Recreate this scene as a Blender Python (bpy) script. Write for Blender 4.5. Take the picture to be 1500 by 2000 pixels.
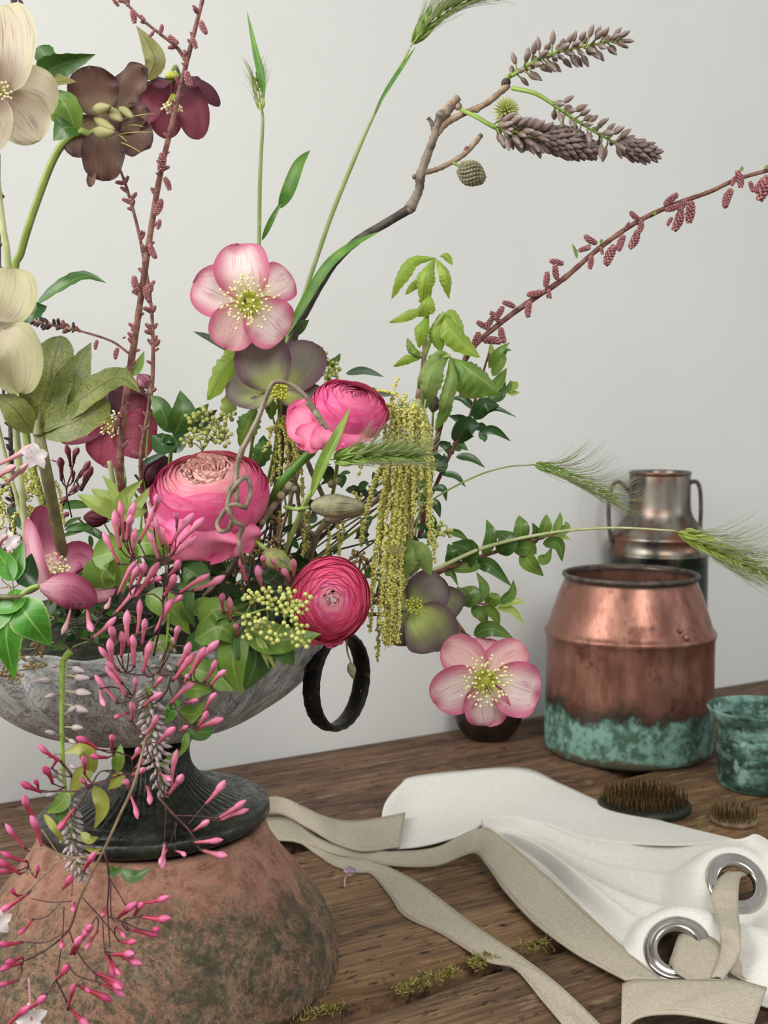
import bpy, math, random
from math import sin, cos, pi, radians, sqrt, tan
from mathutils import Vector as V, Quaternion, Matrix
random.seed(7)
S = bpy.context.scene
for o in list(bpy.data.objects): bpy.data.objects.remove(o)
COL = S.collection
# ---------------------------------------------------------------- camera, world, lights, exposure
F = 2400.0; PITCH = radians(5.0); EYE = V((0, 0, .42))
cd = bpy.data.cameras.new('camera'); cam = bpy.data.objects.new('camera', cd); COL.objects.link(cam)
cam.location = EYE; cam.rotation_euler = (pi/2-PITCH, 0, 0)
cd.sensor_fit = 'VERTICAL'; cd.sensor_height = 36; cd.lens = F/2000*36
cd.clip_start = .05; cd.clip_end = 50
cd.dof.use_dof = True; cd.dof.focus_distance = .84; cd.dof.aperture_fstop = 13
S.camera = cam
W = bpy.data.worlds.new('world'); S.world = W; W.use_nodes = True
bg = W.node_tree.nodes['Background']; bg.inputs[0].default_value = (1, .985, .96, 1); bg.inputs[1].default_value = .41
def area(name, loc, aim, sx, sy, power, col):
    l = bpy.data.lights.new(name, 'AREA'); l.shape = 'RECTANGLE'; l.size = sx; l.size_y = sy; l.energy = power; l.color = col
    o = bpy.data.objects.new(name, l); COL.objects.link(o); o.location = loc
    o.rotation_euler = (V(aim)-V(loc)).to_track_quat('-Z', 'Y').to_euler(); return o
area('window_light', (.55, -1.1, 1.8), (.0, 1.0, .3), 1.0, 1.0, 30, (1, .985, .955))
area('side_window_light', (-1.55, .0, 1.3), (.1, 1.1, .35), 1.1, 1.4, 38, (1, .985, .96))
area('far_window_light', (2.3, .5, .7), (.6, 1.2, .2), .7, .9, 5, (.80, .89, 1))
S.view_settings.view_transform = 'Standard'; S.view_settings.look = 'None'; S.view_settings.gamma = 1
S.view_settings.exposure = 0.22; S.view_settings.use_curve_mapping = False
# ---------------------------------------------------------------- pixel to world
FW = V((0, cos(PITCH), -sin(PITCH))); UP = V((0, sin(PITCH), cos(PITCH))); RT = V((1, 0, 0))
def ray(x, y): return FW + RT*((x-750)/F) + UP*((1000-y)/F)
def A(x, y, Y): d = ray(x, y); return EYE + d*(Y/d.y)
def G(x, y, z=0.): d = ray(x, y); return EYE + d*((z-EYE.z)/d.z)
def PX(Y): return Y/F
def lerp(a, b, t): return a+(b-a)*t
# ---------------------------------------------------------------- materials
def c(h, a=1):
    r = [int(h[i:i+2], 16)/255 for i in (0, 2, 4)]
    return tuple([x/12.92 if x <= .04045 else ((x+.055)/1.055)**2.4 for x in r]+[a])
class MT:
    def __init__(s, name, rough=.5, spec=.5, metal=0, trans=0, coat=0):
        s.m = bpy.data.materials.new(name); s.m.use_nodes = True; s.t = s.m.node_tree; s.b = s.t.nodes['Principled BSDF']
        s.b.inputs['Roughness'].default_value = rough; s.b.inputs['Metallic'].default_value = metal
        s.b.inputs['Specular IOR Level'].default_value = spec; s.b.inputs['Coat Weight'].default_value = coat; s.tr = trans
    def n(s, ty, ins=None, **at):
        k = s.t.nodes.new('ShaderNode'+ty)
        for a, v in at.items(): setattr(k, a, v)
        for i, v in (ins or {}).items(): s.set(k.inputs[i], v)
        return k
    def set(s, sock, v):
        if hasattr(v, 'bl_idname') and v.bl_idname.startswith('NodeSocket'): s.t.links.new(v, sock)
        else: sock.default_value = v
    def m2(s, op, a, b=0., cl=False): return s.n('Math', {0: a, 1: b}, operation=op, use_clamp=cl).outputs[0]
    def mr(s, v, a, b, o0=0., o1=1.): return s.n('MapRange', {0: v, 1: a, 2: b, 3: o0, 4: o1}, interpolation_type='SMOOTHSTEP').outputs[0]
    def mix(s, f, a, b, bl='MIX'):
        k = s.n('Mix', data_type='RGBA', blend_type=bl); s.set(k.inputs[0], f); s.set(k.inputs[6], a); s.set(k.inputs[7], b); return k.outputs[2]
    def uv(s): return s.n('TexCoord').outputs['UV']
    def ob(s): return s.n('TexCoord').outputs['Object']
    def sep(s, v): return s.n('SeparateXYZ', {0: v}).outputs
    def comb(s, x, y, z=0.): return s.n('CombineXYZ', {0: x, 1: y, 2: z}).outputs[0]
    def sc(s, v, k): return s.n('Mapping', {0: v, 3: k}).outputs[0]
    def noise(s, v, sc, det=4, ro=.55, dist=0): return s.n('TexNoise', {'Vector': v, 'Scale': sc, 'Detail': det, 'Roughness': ro, 'Distortion': dist}).outputs[0]
    def vor(s, v, sc, feat='F1'): return s.n('TexVoronoi', {'Vector': v, 'Scale': sc}, feature=feat).outputs['Distance']
    def rnd(s): return s.n('ObjectInfo').outputs['Random']
    def bump(s, h, st=.3, d=.002):
        k = s.n('Bump', {'Height': h, 'Strength': st, 'Distance': d}); s.t.links.new(k.outputs[0], s.b.inputs['Normal']); return k.outputs[0]
    def done(s, col, rough=None, tcol=None):
        s.set(s.b.inputs['Base Color'], col)
        if rough is not None: s.set(s.b.inputs['Roughness'], rough)
        if s.tr:
            t = s.n('BsdfTranslucent'); s.set(t.inputs[0], tcol if tcol is not None else col)
            mx = s.n('MixShader', {0: s.tr}); s.t.links.new(s.b.outputs[0], mx.inputs[1]); s.t.links.new(t.outputs[0], mx.inputs[2])
            s.t.links.new(mx.outputs[0], s.t.nodes['Material Output'].inputs[0])
        return s.m
def petal_mat(name, base, mid, edge, vein, rough=.5, vs=.45, bandv=(.05, .55, 1.), tr=.22, spots=None, er=.45):
    """base colour near the flower's heart, mid across the petal, edge along its margin, vein streaks along it"""
    k = MT(name, rough, .35, trans=tr); u, v, _ = k.sep(k.uv())
    au = k.m2('MULTIPLY', k.m2('ABSOLUTE', k.m2('SUBTRACT', u, .5)), 2.)
    n1 = k.noise(k.ob(), 90, 3)
    vv = k.m2('ADD', v, k.m2('MULTIPLY', k.m2('SUBTRACT', n1, .5), .22))
    col = k.mix(k.mr(vv, bandv[0], bandv[1]), c(base), c(mid))
    e = k.m2('MAXIMUM', k.mr(k.m2('ADD', au, k.m2('MULTIPLY', n1, .15)), er, 1.12), k.mr(vv, .72, bandv[2]+.05))
    col = k.mix(e, col, c(edge))
    st = k.noise(k.comb(k.m2('MULTIPLY', u, 26.), k.m2('MULTIPLY', v, 2.2), k.rnd()), 1., 3, .6, .4)
    col = k.mix(k.m2('MULTIPLY', k.mr(st, .5, .72), vs), col, c(vein))
    if spots: col = k.mix(k.m2('MULTIPLY', k.mr(k.noise(k.ob(), 700, 2), .6, .68), .6), col, c(spots))
    k.bump(st, .35, .0012)
    return k.done(col)
def leaf_mat(name, a, b, vein, rough=.38, net=0., tr=.25, nv=7, rim=None, vw=.9):
    k = MT(name, rough, .45, trans=tr); u, v, _ = k.sep(k.uv())
    au = k.m2('MULTIPLY', k.m2('ABSOLUTE', k.m2('SUBTRACT', u, .5)), 2.)
    col = k.mix(k.mr(k.noise(k.ob(), 60, 4), .35, .65), c(a), c(b))
    ph = k.m2('SUBTRACT', k.m2('MULTIPLY', v, float(nv)), k.m2('MULTIPLY', au, 1.7))
    w = k.m2('ABSOLUTE', k.m2('SUBTRACT', k.m2('FRACT', ph), .5))
    side = k.m2('MULTIPLY', k.mr(w, .06, .0), .55*vw); mid = k.mr(au, .09, .02)
    vn = k.m2('MAXIMUM', side, k.m2('MULTIPLY', mid, vw))
    h = vn
    if net:
        r = k.mr(k.vor(k.comb(k.m2('MULTIPLY', u, 9.), k.m2('MULTIPLY', v, 16.), k.rnd()), 1., 'DISTANCE_TO_EDGE'), .07, .0)
        vn = k.m2('MAXIMUM', vn, k.m2('MULTIPLY', r, net))
    col = k.mix(vn, col, c(vein))
    if rim: col = k.mix(k.mr(au, .82, 1.), col, c(rim))
    k.bump(vn, -.35, .0012)
    return k.done(col)
def plain(name, a, b=None, scale=120, rough=.5, metal=0, tr=0, bump=0, spec=.5, coat=0):
    k = MT(name, rough, spec, metal, tr, coat); b = b or a
    n = k.noise(k.ob(), scale, 4); col = k.mix(k.mr(n, .38, .62), c(a), c(b))
    if bump: k.bump(n, bump, .002)
    return k.done(col)
# ---------------------------------------------------------------- mesh tools
def catmull(P, n):
    P = [V(p) for p in P]
    if len(P) == 2: return [P[0].lerp(P[1], i/(n-1)) for i in range(n)]
    Q = [P[0]*2-P[1]]+P+[P[-1]*2-P[-2]]; out = []; m = len(P)-1
    for i in range(n):
        t = i/(n-1)*m; k = min(int(t), m-1); t -= k; a, b, d, e = Q[k:k+4]
        out.append(.5*((2*b)+(d-a)*t+(2*a-5*b+4*d-e)*t*t+(3*b-a-3*d+e)*t**3))
    return out
def itp(L, t):
    if not isinstance(L, (list, tuple)): return L
    x = t*(len(L)-1); k = min(int(x), len(L)-2); return lerp(L[k], L[k+1], x-k)
g = (1+sqrt(5))/2
ICO = [V(p).normalized() for p in ((-1,g,0),(1,g,0),(-1,-g,0),(1,-g,0),(0,-1,g),(0,1,g),(0,-1,-g),(0,1,-g),(g,0,-1),(g,0,1),(-g,0,-1),(-g,0,1))]
ICF = [(0,11,5),(0,5,1),(0,1,7),(0,7,10),(0,10,11),(1,5,9),(5,11,4),(11,10,2),(10,7,6),(7,1,8),(3,9,4),(3,4,2),(3,2,6),(3,6,8),(3,8,9),(4,9,5),(2,4,11),(6,2,10),(8,6,7),(9,8,1)]
class B:
    def __init__(s): s.v = []; s.f = []; s.uv = []
    def put(s, vs, fs, uvs=None):
        o = len(s.v); s.v += [V(p) for p in vs]; s.f += [tuple(i+o for i in f) for f in fs]; s.uv += uvs or [(.5, .5)]*len(vs); return s
    def ball(s, p, r, dr=None, asp=1.):
        p = V(p)
        if dr is not None:
            q = V((0, 0, 1)).rotation_difference(V(dr).normalized()); vs = [p+q@V((a.x*r, a.y*r, a.z*r*asp)) for a in ICO]
        else: vs = [p+a*r for a in ICO]
        return s.put(vs, ICF, [(.5, a.z*.5+.5) for a in ICO])
    def ball2(s, p, r, dr=(0, 0, 1), asp=1., nu=12, nv=8, tipp=0.):
        q = V((0, 0, 1)).rotation_difference(V(dr).normalized()); p = V(p); prof = []
        for j in range(nv+1):
            a = pi*j/nv; z = -cos(a); rr = sin(a)*(1-tipp*max(0, z)**.7*.8); prof.append((rr*r, z*r*asp))
        return s.lathe(prof, nu, p, q)
    def lathe(s, prof, nu, p=V((0, 0, 0)), q=None, fr=None, fz=None):
        vs = []; uvs = []; m = len(prof); q = q or Quaternion()
        for j, (r, z) in enumerate(prof):
            for i in range(nu+1):
                a = 2*pi*i/nu; rr = r*(fr(a, j/(m-1)) if fr else 1); zz = z+(fz(a, j/(m-1)) if fz else 0)
                vs.append(V(p)+q@V((rr*cos(a), rr*sin(a), zz))); uvs.append((i/nu, j/(m-1)))
        w = nu+1; fs = [(j*w+i, j*w+i+1, (j+1)*w+i+1, (j+1)*w+i) for j in range(m-1) for i in range(nu)]
        return s.put(vs, fs, uvs)
    def tube(s, P, r, seg=8, n=None, flat=1., wob=0.):
        n = n or max(6, len(P)*5); C = catmull(P, n); vs = []; uvs = []
        T0 = (C[1]-C[0]).normalized(); N = T0.orthogonal().normalized()
        for i in range(n):
            T = (C[min(i+1, n-1)]-C[max(i-1, 0)]).normalized(); N = (N-T*N.dot(T)).normalized(); Bn = T.cross(N)
            rr = itp(r, i/(n-1))*(1+wob*random.uniform(-1, 1))
            for k in range(seg+1):
                a = 2*pi*k/seg; vs.append(C[i]+N*(rr*cos(a))+Bn*(rr*sin(a)*flat)); uvs.append((k/seg, i/(n-1)))
        w = seg+1; fs = [(i*w+k, i*w+k+1, (i+1)*w+k+1, (i+1)*w+k) for i in range(n-1) for k in range(seg)]
        o = len(vs); vs += [C[0], C[-1]]; uvs += [(.5, 0), (.5, 1)]
        fs += [(o, k+1, k) for k in range(seg)]+[(o+1, (n-1)*w+k, (n-1)*w+k+1) for k in range(seg)]
        return s.put(vs, fs, uvs)
    def blade(s, P, hw, sh='leaf', nrm=(0, -1, .2), cup=.15, nu=8, nv=14, serr=None, lobe=None, ruf=0., rph=0., fold=0.):
        f = SH[sh]; nv = max(nv, serr[0]*3 if serr else 0, lobe[0]*5 if lobe else 0)
        C = catmull(P, nv+1); vs = []; uvs = []; N0 = V(nrm).normalized()
        for j in range(nv+1):
            t = j/nv; ts = 1-(1-t)**1.35 if sh in ('petal', 'round') else t
            x = ts*nv; k = min(int(x), nv-1); c0 = C[k].lerp(C[k+1], x-k)
            T = (C[min(k+1, nv)]-C[max(k-1, 0)]).normalized(); N = N0-T*N0.dot(T)
            N = N.normalized() if N.length > 1e-4 else T.orthogonal().normalized(); X = T.cross(N).normalized()
            w = hw*f(ts)
            for i in range(nu+1):
                u = i/nu*2-1; ww = w
                if serr: ww *= 1-serr[1]*((ts*serr[0]) % 1.)*min(1, abs(u)*1.2)
                if lobe: ww *= 1+lobe[1]*cos(2*pi*(lobe[0]*ts+(.25 if u > 0 else 0)))*min(1., abs(u)*1.3)
                z = cup*abs(w)*u*u+fold*w*abs(u)+ruf*hw*u*u*sin(ts*13+rph+u*2)+ruf*hw*.6*ts*ts*sin(u*4+rph*2)
                vs.append(c0+X*(u*ww)+N*z); uvs.append((i/nu, ts))
        w_ = nu+1; fs = [(j*w_+i, j*w_+i+1, (j+1)*w_+i+1, (j+1)*w_+i) for j in range(nv) for i in range(nu)]
        return s.put(vs, fs, uvs)
    def grid(s, R, close=False):
        m = len(R); w = len(R[0]); vs = [p for r in R for p in r]; uvs = [(i/(w-1), j/(m-1)) for j in range(m) for i in range(w)]
        return s.put(vs, [(j*w+i, j*w+i+1, (j+1)*w+i+1, (j+1)*w+i) for j in range(m-1) for i in range(w-1)], uvs)
    def mesh(s, name, mat, off=V((0, 0, 0)), smooth=True):
        me = bpy.data.meshes.new(name); me.from_pydata([tuple(v-off) for v in s.v], [], s.f); me.materials.append(mat)
        uvl = me.uv_layers.new(name='UVMap'); li = [0]*len(me.loops); me.loops.foreach_get('vertex_index', li)
        uvl.data.foreach_set('uv', [q for i in li for q in s.uv[i]])
        me.polygons.foreach_set('use_smooth', [smooth]*len(me.polygons)); me.update(); return me
SH = {
 'petal': lambda t: (sin(min(1, t/.62)*pi/2)**.85*.92+.08) if t < .62 else sqrt(max(0, 1-((t-.62)/.38)**2)),
 'round': lambda t: (sin(min(1, t/.52)*pi/2)**.6*.85+.15) if t < .52 else sqrt(max(0, 1-((t-.52)/.48)**2.3)),
 'leaf': lambda t: max(0, sin(pi*min(1, t/.84)/2)**.9) if t < .42 else max(0, (1-((t-.42)/.58)**1.7))*sin(pi*.25)**0*1.0*max(sin(pi*.42/.84/2)**.9, .01),
 'lance': lambda t: sin(pi*t**.8)**.85 if 0 < t < 1 else 0.,
 'strap': lambda t: min(1, .55+t*1.5)*(1 if t < .5 else max(0, 1-((t-.5)/.5)**2)),
 'tri': lambda t: (1-t)**.8*min(1, .5+4*t),
}
SH['oak'] = lambda t: max(0, sin(pi*t**1.08))**.75
def leafshape(t):
    a = sin(pi*t**.72); return max(0, a)**.9*(1-.25*max(0, t-.6))
SH['leaf'] = leafshape
# ---------------------------------------------------------------- things and parts
def obj(name, me, parent=None, kind=None, label=None):
    o = bpy.data.objects.new(name, me); COL.objects.link(o)
    if parent is not None: o.parent = parent
    if kind: o['kind'] = kind
    if label: o['label'] = label
    return o
class Thing:
    def __init__(s, name, label, cat, loc, group=None):
        s.e = bpy.data.objects.new(name, None); COL.objects.link(s.e); s.o = V(loc); s.e.location = s.o; s.e.empty_display_size = .02
        s.e['label'] = label; s.e['category'] = cat
        if group: s.e['group'] = group
    def part(s, name, b, mat, parent=None, kind=None, label=None, smooth=True):
        return obj(name, b.mesh(name, mat, s.o, smooth), parent or s.e, kind, label)
    def inst(s, name, me, p, d, sc, roll=None, parent=None, kind=None):
        """a shared mesh (built along +Z, unit long) set at world point p pointing along d"""
        o = obj(name, me, parent or s.e, kind); q = V(d).normalized().to_track_quat('Z', 'Y')
        q = q @ Quaternion((0, 0, 1), random.uniform(0, 6.28) if roll is None else roll)
        o.rotation_mode = 'QUATERNION'; o.rotation_quaternion = q; o.location = V(p)-s.o
        o.scale = sc if isinstance(sc, tuple) else (sc, sc, sc); return o
    def leaf(s, pts, hw, mat, Y, name='leaf', n=None, jit=.25, **k):
        P = [A(p[0], p[1], Y+(p[2] if len(p) > 2 else 0)) for p in pts]
        n = V(n) if n else V((random.uniform(-jit, jit), -1, .25+random.uniform(-jit, jit)))
        return s.part(name, B().blade(P, hw*PX(Y), nrm=n, **k), mat)
    def stem(s, pts, r, mat, Y, name='stem', seg=8, **k):
        P = [A(p[0], p[1], Y+(p[2] if len(p) > 2 else 0)) for p in pts]
        rr = [q*PX(Y) for q in r] if isinstance(r, (list, tuple)) else r*PX(Y)
        return s.part(name, B().tube(P, rr, seg, **k), mat)
# ================================================================ MATERIALS
M = {}
k = MT('painted_wall', .85, .2); n1 = k.noise(k.ob(), 3, 3); k.bump(k.noise(k.ob(), 130, 3), .06, .003)
M['wall'] = k.done(k.mix(k.mr(n1, .3, .7), c('dedfdb'), c('d9dad6')))
M['floor'] = plain('floor_boards', '6a5a48', '5a4a3a', 6, .7)
def wood(name, a, b, d, pale):
    k = MT(name, .62, .3); o = k.ob()
    w = k.n('VectorMath', {0: o, 1: k.n('TexNoise', {'Vector': o, 'Scale': 9., 'Detail': 2.}).outputs[1]}, operation='ADD').outputs[0]
    gr = k.noise(k.sc(o, (2.2, 34, 10)), 3.2, 7, .68, .6); fine = k.noise(k.sc(o, (6, 190, 40)), 1.6, 5, .7)
    big = k.noise(k.sc(o, (1, 3.4, 1)), 5.5, 4, .6)
    col = k.mix(k.mr(gr, .36, .62), c(d), c(a)); col = k.mix(k.mr(big, .36, .62), col, k.mix(k.mr(gr, .3, .7), c(a), c(b)))
    col = k.mix(k.m2('MULTIPLY', k.mr(fine, .44, .6), .55), col, c(d))
    col = k.mix(k.m2('MULTIPLY', k.mr(k.noise(k.sc(o, (6, 16, 6)), 7, 5, .7), .56, .64), .9), col, c('2a1c12'))
    col = k.mix(k.m2('MULTIPLY', k.mr(k.noise(k.sc(o, (1.5, 6, 3)), 14, 3), .60, .72), .6), col, c(pale))
    k.bump(k.m2('ADD', k.m2('MULTIPLY', gr, 1.), k.m2('MULTIPLY', fine, .8)), .85, .004)
    return k.done(col, k.mr(fine, .3, .7, .5, .8))
M['woodA'] = wood('old_pine_dark', '735743', '8a6c52', '402d22', '9c846c')
M['woodB'] = wood('old_pine_mid', '866747', '9b7d5a', '4d3725', 'ad9573')
M['woodC'] = wood('old_pine_worn', '785c42', '8f7354', '402d20', 'a08a68')
k = MT('terracotta_aged', .85, .25); o = k.ob(); z = k.sep(o)[2]
n1 = k.noise(o, 13, 8, .66); n2 = k.noise(o, 52, 10, .8, .6); n3 = k.noise(o, 170, 8, .8)
col = k.mix(k.mr(n2, .38, .62), c('7d5848'), c('a47f6c'))
hz = k.m2('ADD', k.m2('MULTIPLY', z, -7.5), n1)                      # moss grows from the foot upwards
col = k.mix(k.mr(hz, -.02, .14), col, c('705c4d'))
col = k.mix(k.m2('MULTIPLY', k.mr(k.m2('ADD', hz, k.m2('MULTIPLY', n2, .9)), .31, .52), .88), col, k.mix(k.mr(n3, .42, .6), c('4c4636'), c('7c705a')))
sal = k.mr(k.m2('ABSOLUTE', k.m2('SUBTRACT', k.noise(o, 24, 12, .8, .8), .5)), .030, .0)
col = k.mix(k.m2('MULTIPLY', sal, .5), col, c('c08a74'))
col = k.mix(k.m2('MULTIPLY', k.mr(k.noise(o, 24, 8, .8), .56, .64), .6), col, c('a97560'))
col = k.mix(k.m2('MULTIPLY', k.mr(n3, .64, .70), .8), col, c('2b2119'))
col = k.mix(k.m2('MULTIPLY', k.mr(k.noise(o, 8, 8, .75), .50, .62), .6), col, c('33362a'))
k.bump(k.m2('ADD', n2, k.m2('MULTIPLY', n3, .6)), .6, .004); M['terra'] = k.done(col)
k = MT('weathered_bowl', .7, .3); o = k.ob(); u, v, _ = k.sep(k.uv())
st = k.noise(k.comb(k.m2('MULTIPLY', u, 46.), k.m2('MULTIPLY', v, 7.)), 1., 7, .72, 1.4)
cr = k.mr(k.m2('ABSOLUTE', k.m2('SUBTRACT', k.noise(k.comb(k.m2('MULTIPLY', u, 30.), k.m2('MULTIPLY', v, 6.), 3.), 1., 8, .7, 2.), .5)), .014, .0)
col = k.mix(k.mr(st, .36, .62), c('8d908f'), c('b9bbb8')); col = k.mix(k.mr(k.noise(o, 17, 5), .55, .7), col, c('c6c7c3'))
col = k.mix(k.m2('MULTIPLY', cr, .85), col, c('3f4240')); col = k.mix(k.m2('MULTIPLY', k.mr(k.noise(o, 30, 6), .6, .7), .5), col, c('50564f'))
k.bump(k.m2('SUBTRACT', st, k.m2('MULTIPLY', cr, .8)), .6, .002); M['bowl'] = k.done(col)
k = MT('black_iron', .38, .5, .35); o = k.ob(); n = k.noise(o, 200, 5)
k.bump(n, .45, .001); M['iron'] = k.done(k.mix(k.mr(k.noise(o, 25, 5), .4, .65), c('181916'), c('35382f')), k.mr(n, .35, .65, .22, .5))
k = MT('blackened_ring', .42, .5, .4); o = k.ob(); n = k.noise(o, 130, 5, .7); k.bump(n, .7, .002)
M['ring'] = k.done(k.mix(k.mr(n, .60, .68), c('17130f'), c('8a6a4c')))
k = MT('copper_patina', .42, .5, .75); o = k.ob(); z = k.sep(o)[2]
st = k.noise(k.sc(o, (1, 1, .25)), 40, 6, .65); bl = k.noise(o, 26, 7, .68); lg = k.noise(o, 9, 3)
col = k.mix(k.mr(st, .35, .65), c('774d41'), c('a07362')); col = k.mix(k.mr(lg, .45, .65), col, c('875f52'))
col = k.mix(k.m2('MULTIPLY', k.mr(bl, .54, .68), .7), col, c('4c2b22'))
h = k.m2('ADD', z, k.m2('MULTIPLY', k.m2('SUBTRACT', bl, .5), .07)); h2 = k.m2('ADD', h, k.m2('MULTIPLY', k.m2('SUBTRACT', lg, .5), .05))
dk = k.mr(h2, .084, .056); gn = k.mr(h, .064, .050)
col = k.mix(dk, col, c('2e2620')); pat = k.mix(k.mr(k.noise(o, 60, 6, .7), .42, .6), c('41604f'), c('7aa293'))
col = k.mix(k.m2('MULTIPLY', gn, .95), col, pat); col = k.mix(k.mr(h, .012, .004), col, c('54503f'))
col = k.mix(k.mr(z, .205, .2125), col, c('4c4136'))
k.bump(st, .12, .003)
mt = k.m2('SUBTRACT', .66, k.m2('MULTIPLY', k.m2('MAXIMUM', gn, k.m2('MULTIPLY', dk, .5)), .64)); k.set(k.b.inputs['Metallic'], mt)
M['copper'] = k.done(col, k.m2('ADD', k.mr(bl, .3, .7, .3, .44), k.m2('MULTIPLY', gn, .4)))
k = MT('tarnished_can', .3, .5, .85); o = k.ob(); st = k.noise(k.sc(o, (1, 1, .2)), 34, 5); z = k.sep(o)[2]
col = k.mix(k.mr(st, .38, .62), c('4e4a43'), c('8b847a')); col = k.mix(k.mr(k.noise(o, 14, 4), .5, .62), col, c('7d5a48'))
col = k.mix(k.mr(k.m2('ADD', z, k.m2('MULTIPLY', st, .05)), .255, .235), col, c('31423a')); M['can'] = k.done(col, k.mr(st, .3, .7, .22, .42))
k = MT('verdigris', .8, .3, .1); o = k.ob(); z = k.sep(o)[2]; n1 = k.noise(o, 30, 7, .7); n2 = k.noise(k.sc(o, (1, 1, 3)), 20, 6, .7)
col = k.mix(k.mr(n1, .38, .62), c('38574b'), c('7ea396')); col = k.mix(k.m2('MULTIPLY', k.mr(k.m2('ADD', n2, k.m2('MULTIPLY', z, -1.8)), .36, .50), .95), col, c('26382f'))
col = k.mix(k.m2('MULTIPLY', k.mr(k.noise(o, 55, 6), .57, .65), .7), col, c('98bcb0')); k.bump(n1, .5, .003); M['verdi'] = k.done(col)
M['darkvase'] = plain('dark_vase', '1c1513', '33231d', 30, .35, .3)
M['lead'] = plain('lead_base', '23281f', '363b30', 80, .6, .4, bump=.3); M['brassbase'] = plain('brass_base', '6d5a43', '87735a', 80, .55, .4, bump=.3)
M['pin'] = plain('brass_pin', '94784c', '5c4228', 300, .35, .8); M['pin2'] = plain('dull_pin', 'a8946c', '6d5c40', 500, .35, .7)
def cloth(name, a, b, sc, rough=.9, bs=.25):
    k = MT(name, rough, .15, trans=.12); u = k.uv(); o = k.ob()
    wv = k.m2('ADD', k.noise(k.sc(o, (1, 1, 14)), sc, 3), k.noise(k.sc(o, (14, 1, 1)), sc, 3))
    col = k.mix(k.mr(wv, .8, 1.2), c(a), c(b)); col = k.mix(k.m2('MULTIPLY', k.mr(k.noise(o, 22, 5), .55, .75), .4), col, c(a))
    k.bump(k.m2('ADD', wv, k.m2('MULTIPLY', k.noise(o, 38, 3), 1.6)), bs, .002); return k.done(col)
M['canvas'] = cloth('white_canvas', 'e2e0d6', 'efeee7', 240, bs=.1); M['linen'] = cloth('oat_linen', 'b3aa97', 'c6beac', 300, bs=.35)
M['thread'] = plain('thread', 'b9b09a', None, 50, .8)
M['steel'] = plain('steel', 'c9c8c2', 'b5b3ac', 40, .16, 1.)
k = MT('moss', .95, .1); M['moss'] = k.done(k.mix(k.mr(k.noise(k.ob(), 160, 3), .4, .6), c('6a602c'), c('a0985a')))
# plants
M['p_pink'] = petal_mat('petal_pink_white', 'e2d6bd', 'ecd6d2', 'c05c7c', 'c25f80', vs=.6, er=.30)
M['p_pink2'] = petal_mat('petal_rose', 'd8bda0', 'e2b8b4', 'bd607a', 'c06a80', vs=.55, er=.4)
M['p_cup'] = petal_mat('petal_cup', 'd3a0ae', 'bb6a84', '96395a', '8a2c52', vs=.8)
M['p_cupout'] = petal_mat('petal_cup_outer', 'dcb6bd', 'd09aa8', 'a04a68', 'a85270', vs=.6)
M['p_wine'] = petal_mat('petal_wine', '5d2437', '8c4453', '62202f', '5c1d30', vs=.5, tr=.3)
M['p_wined'] = petal_mat('petal_wine_dark', '2d1520', '5a2433', '3f1524', '36101d', vs=.5, tr=.2)
M['p_rose'] = petal_mat('petal_deep_rose', '8a3a4c', 'ad5266', '8b2f47', '7d2c42', vs=.5, tr=.35, spots='c87f8f')
M['p_brown'] = petal_mat('petal_brown', '7a6a4c', '745649', '543a38', '563c36', vs=.5, tr=.25)
M['p_cream'] = petal_mat('petal_cream', 'a58c7c', 'cabda6', 'c6c09c', '93766c', vs=.85, tr=.3, er=.6)
M['p_cream2'] = petal_mat('petal_cream_green', 'bcae94', 'c4bf98', 'b3b384', 'a58f80', vs=.6, tr=.3, er=.6)
M['p_grey'] = petal_mat('petal_slate', '98a35c', '726a5c', '5a3c48', '5a4850', vs=.45, tr=.2, bandv=(.1, .55, 1.), er=.4)
M['p_slate'] = petal_mat('petal_slate_green', 'a6b45c', '84826a', '67505a', '6a5a5e', vs=.4, tr=.2, bandv=(.2, .8, 1.), er=.45)
M['r_out'] = petal_mat('ranunculus_outer', 'ee74a4', 'f47cab', 'e0558c', 'e2609a', vs=.5, rough=.42, tr=.2, bandv=(.0, .5, 1.), er=.7)
M['r_mid'] = petal_mat('ranunculus_middle', 'e67ba6', 'f291b0', 'e0608f', 'e06a90', vs=.45, rough=.42, tr=.2, er=.7)
M['r_in'] = petal_mat('ranunculus_inner', 'f0a8ac', 'f5b8b8', 'e88aa0', 'e38a9a', vs=.35, tr=.25, er=.75)
M['r_heart'] = petal_mat('ranunculus_heart', 'efc0b2', 'f3cdbd', 'e79ba0', 'e39ea0', vs=.3, tr=.25, er=.8)
M['r_red'] = petal_mat('ranunculus_red', 'f46a8c', 'f87a9a', 'e0547c', 'e45c80', vs=.45, rough=.42, tr=.2, er=.7)
M['stamen'] = plain('stamen', 'e0dd82', 'cdd065', 300, .5, tr=.2); M['anther'] = plain('anther', 'f2ebc0', 'e6dda2', 300, .6)
M['nectar'] = plain('nectary', 'bcc644', 'd2d65e', 300, .4, tr=.2); M['style'] = plain('style', '5a2028', None, 50, .5)
M['pod'] = petal_mat('seed_pod', 'a3a265', 'b0ad78', '6b4550', '8c8656', vs=.3, er=.8)
M['stemg'] = plain('stem_green', '7f9440', '94a650', 60, .42, tr=.1); M['stempale'] = plain('stem_pale', 'a9b279', 'c2c795', 60, .45, tr=.1)
M['stemo'] = plain('stem_olive', '7b7a4c', '5f5a3c', 45, .5, bump=.3); M['stemgrass'] = plain('stem_grass', '7d9152', '90a15f', 60, .45)
M['l_bright'] = leaf_mat('leaf_bright', '3e7d22', '559a35', '86ae55', .3, rim='8aa85a')
M['l_green'] = leaf_mat('leaf_green', '5d8030', '75953d', '93a957', .4)
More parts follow.
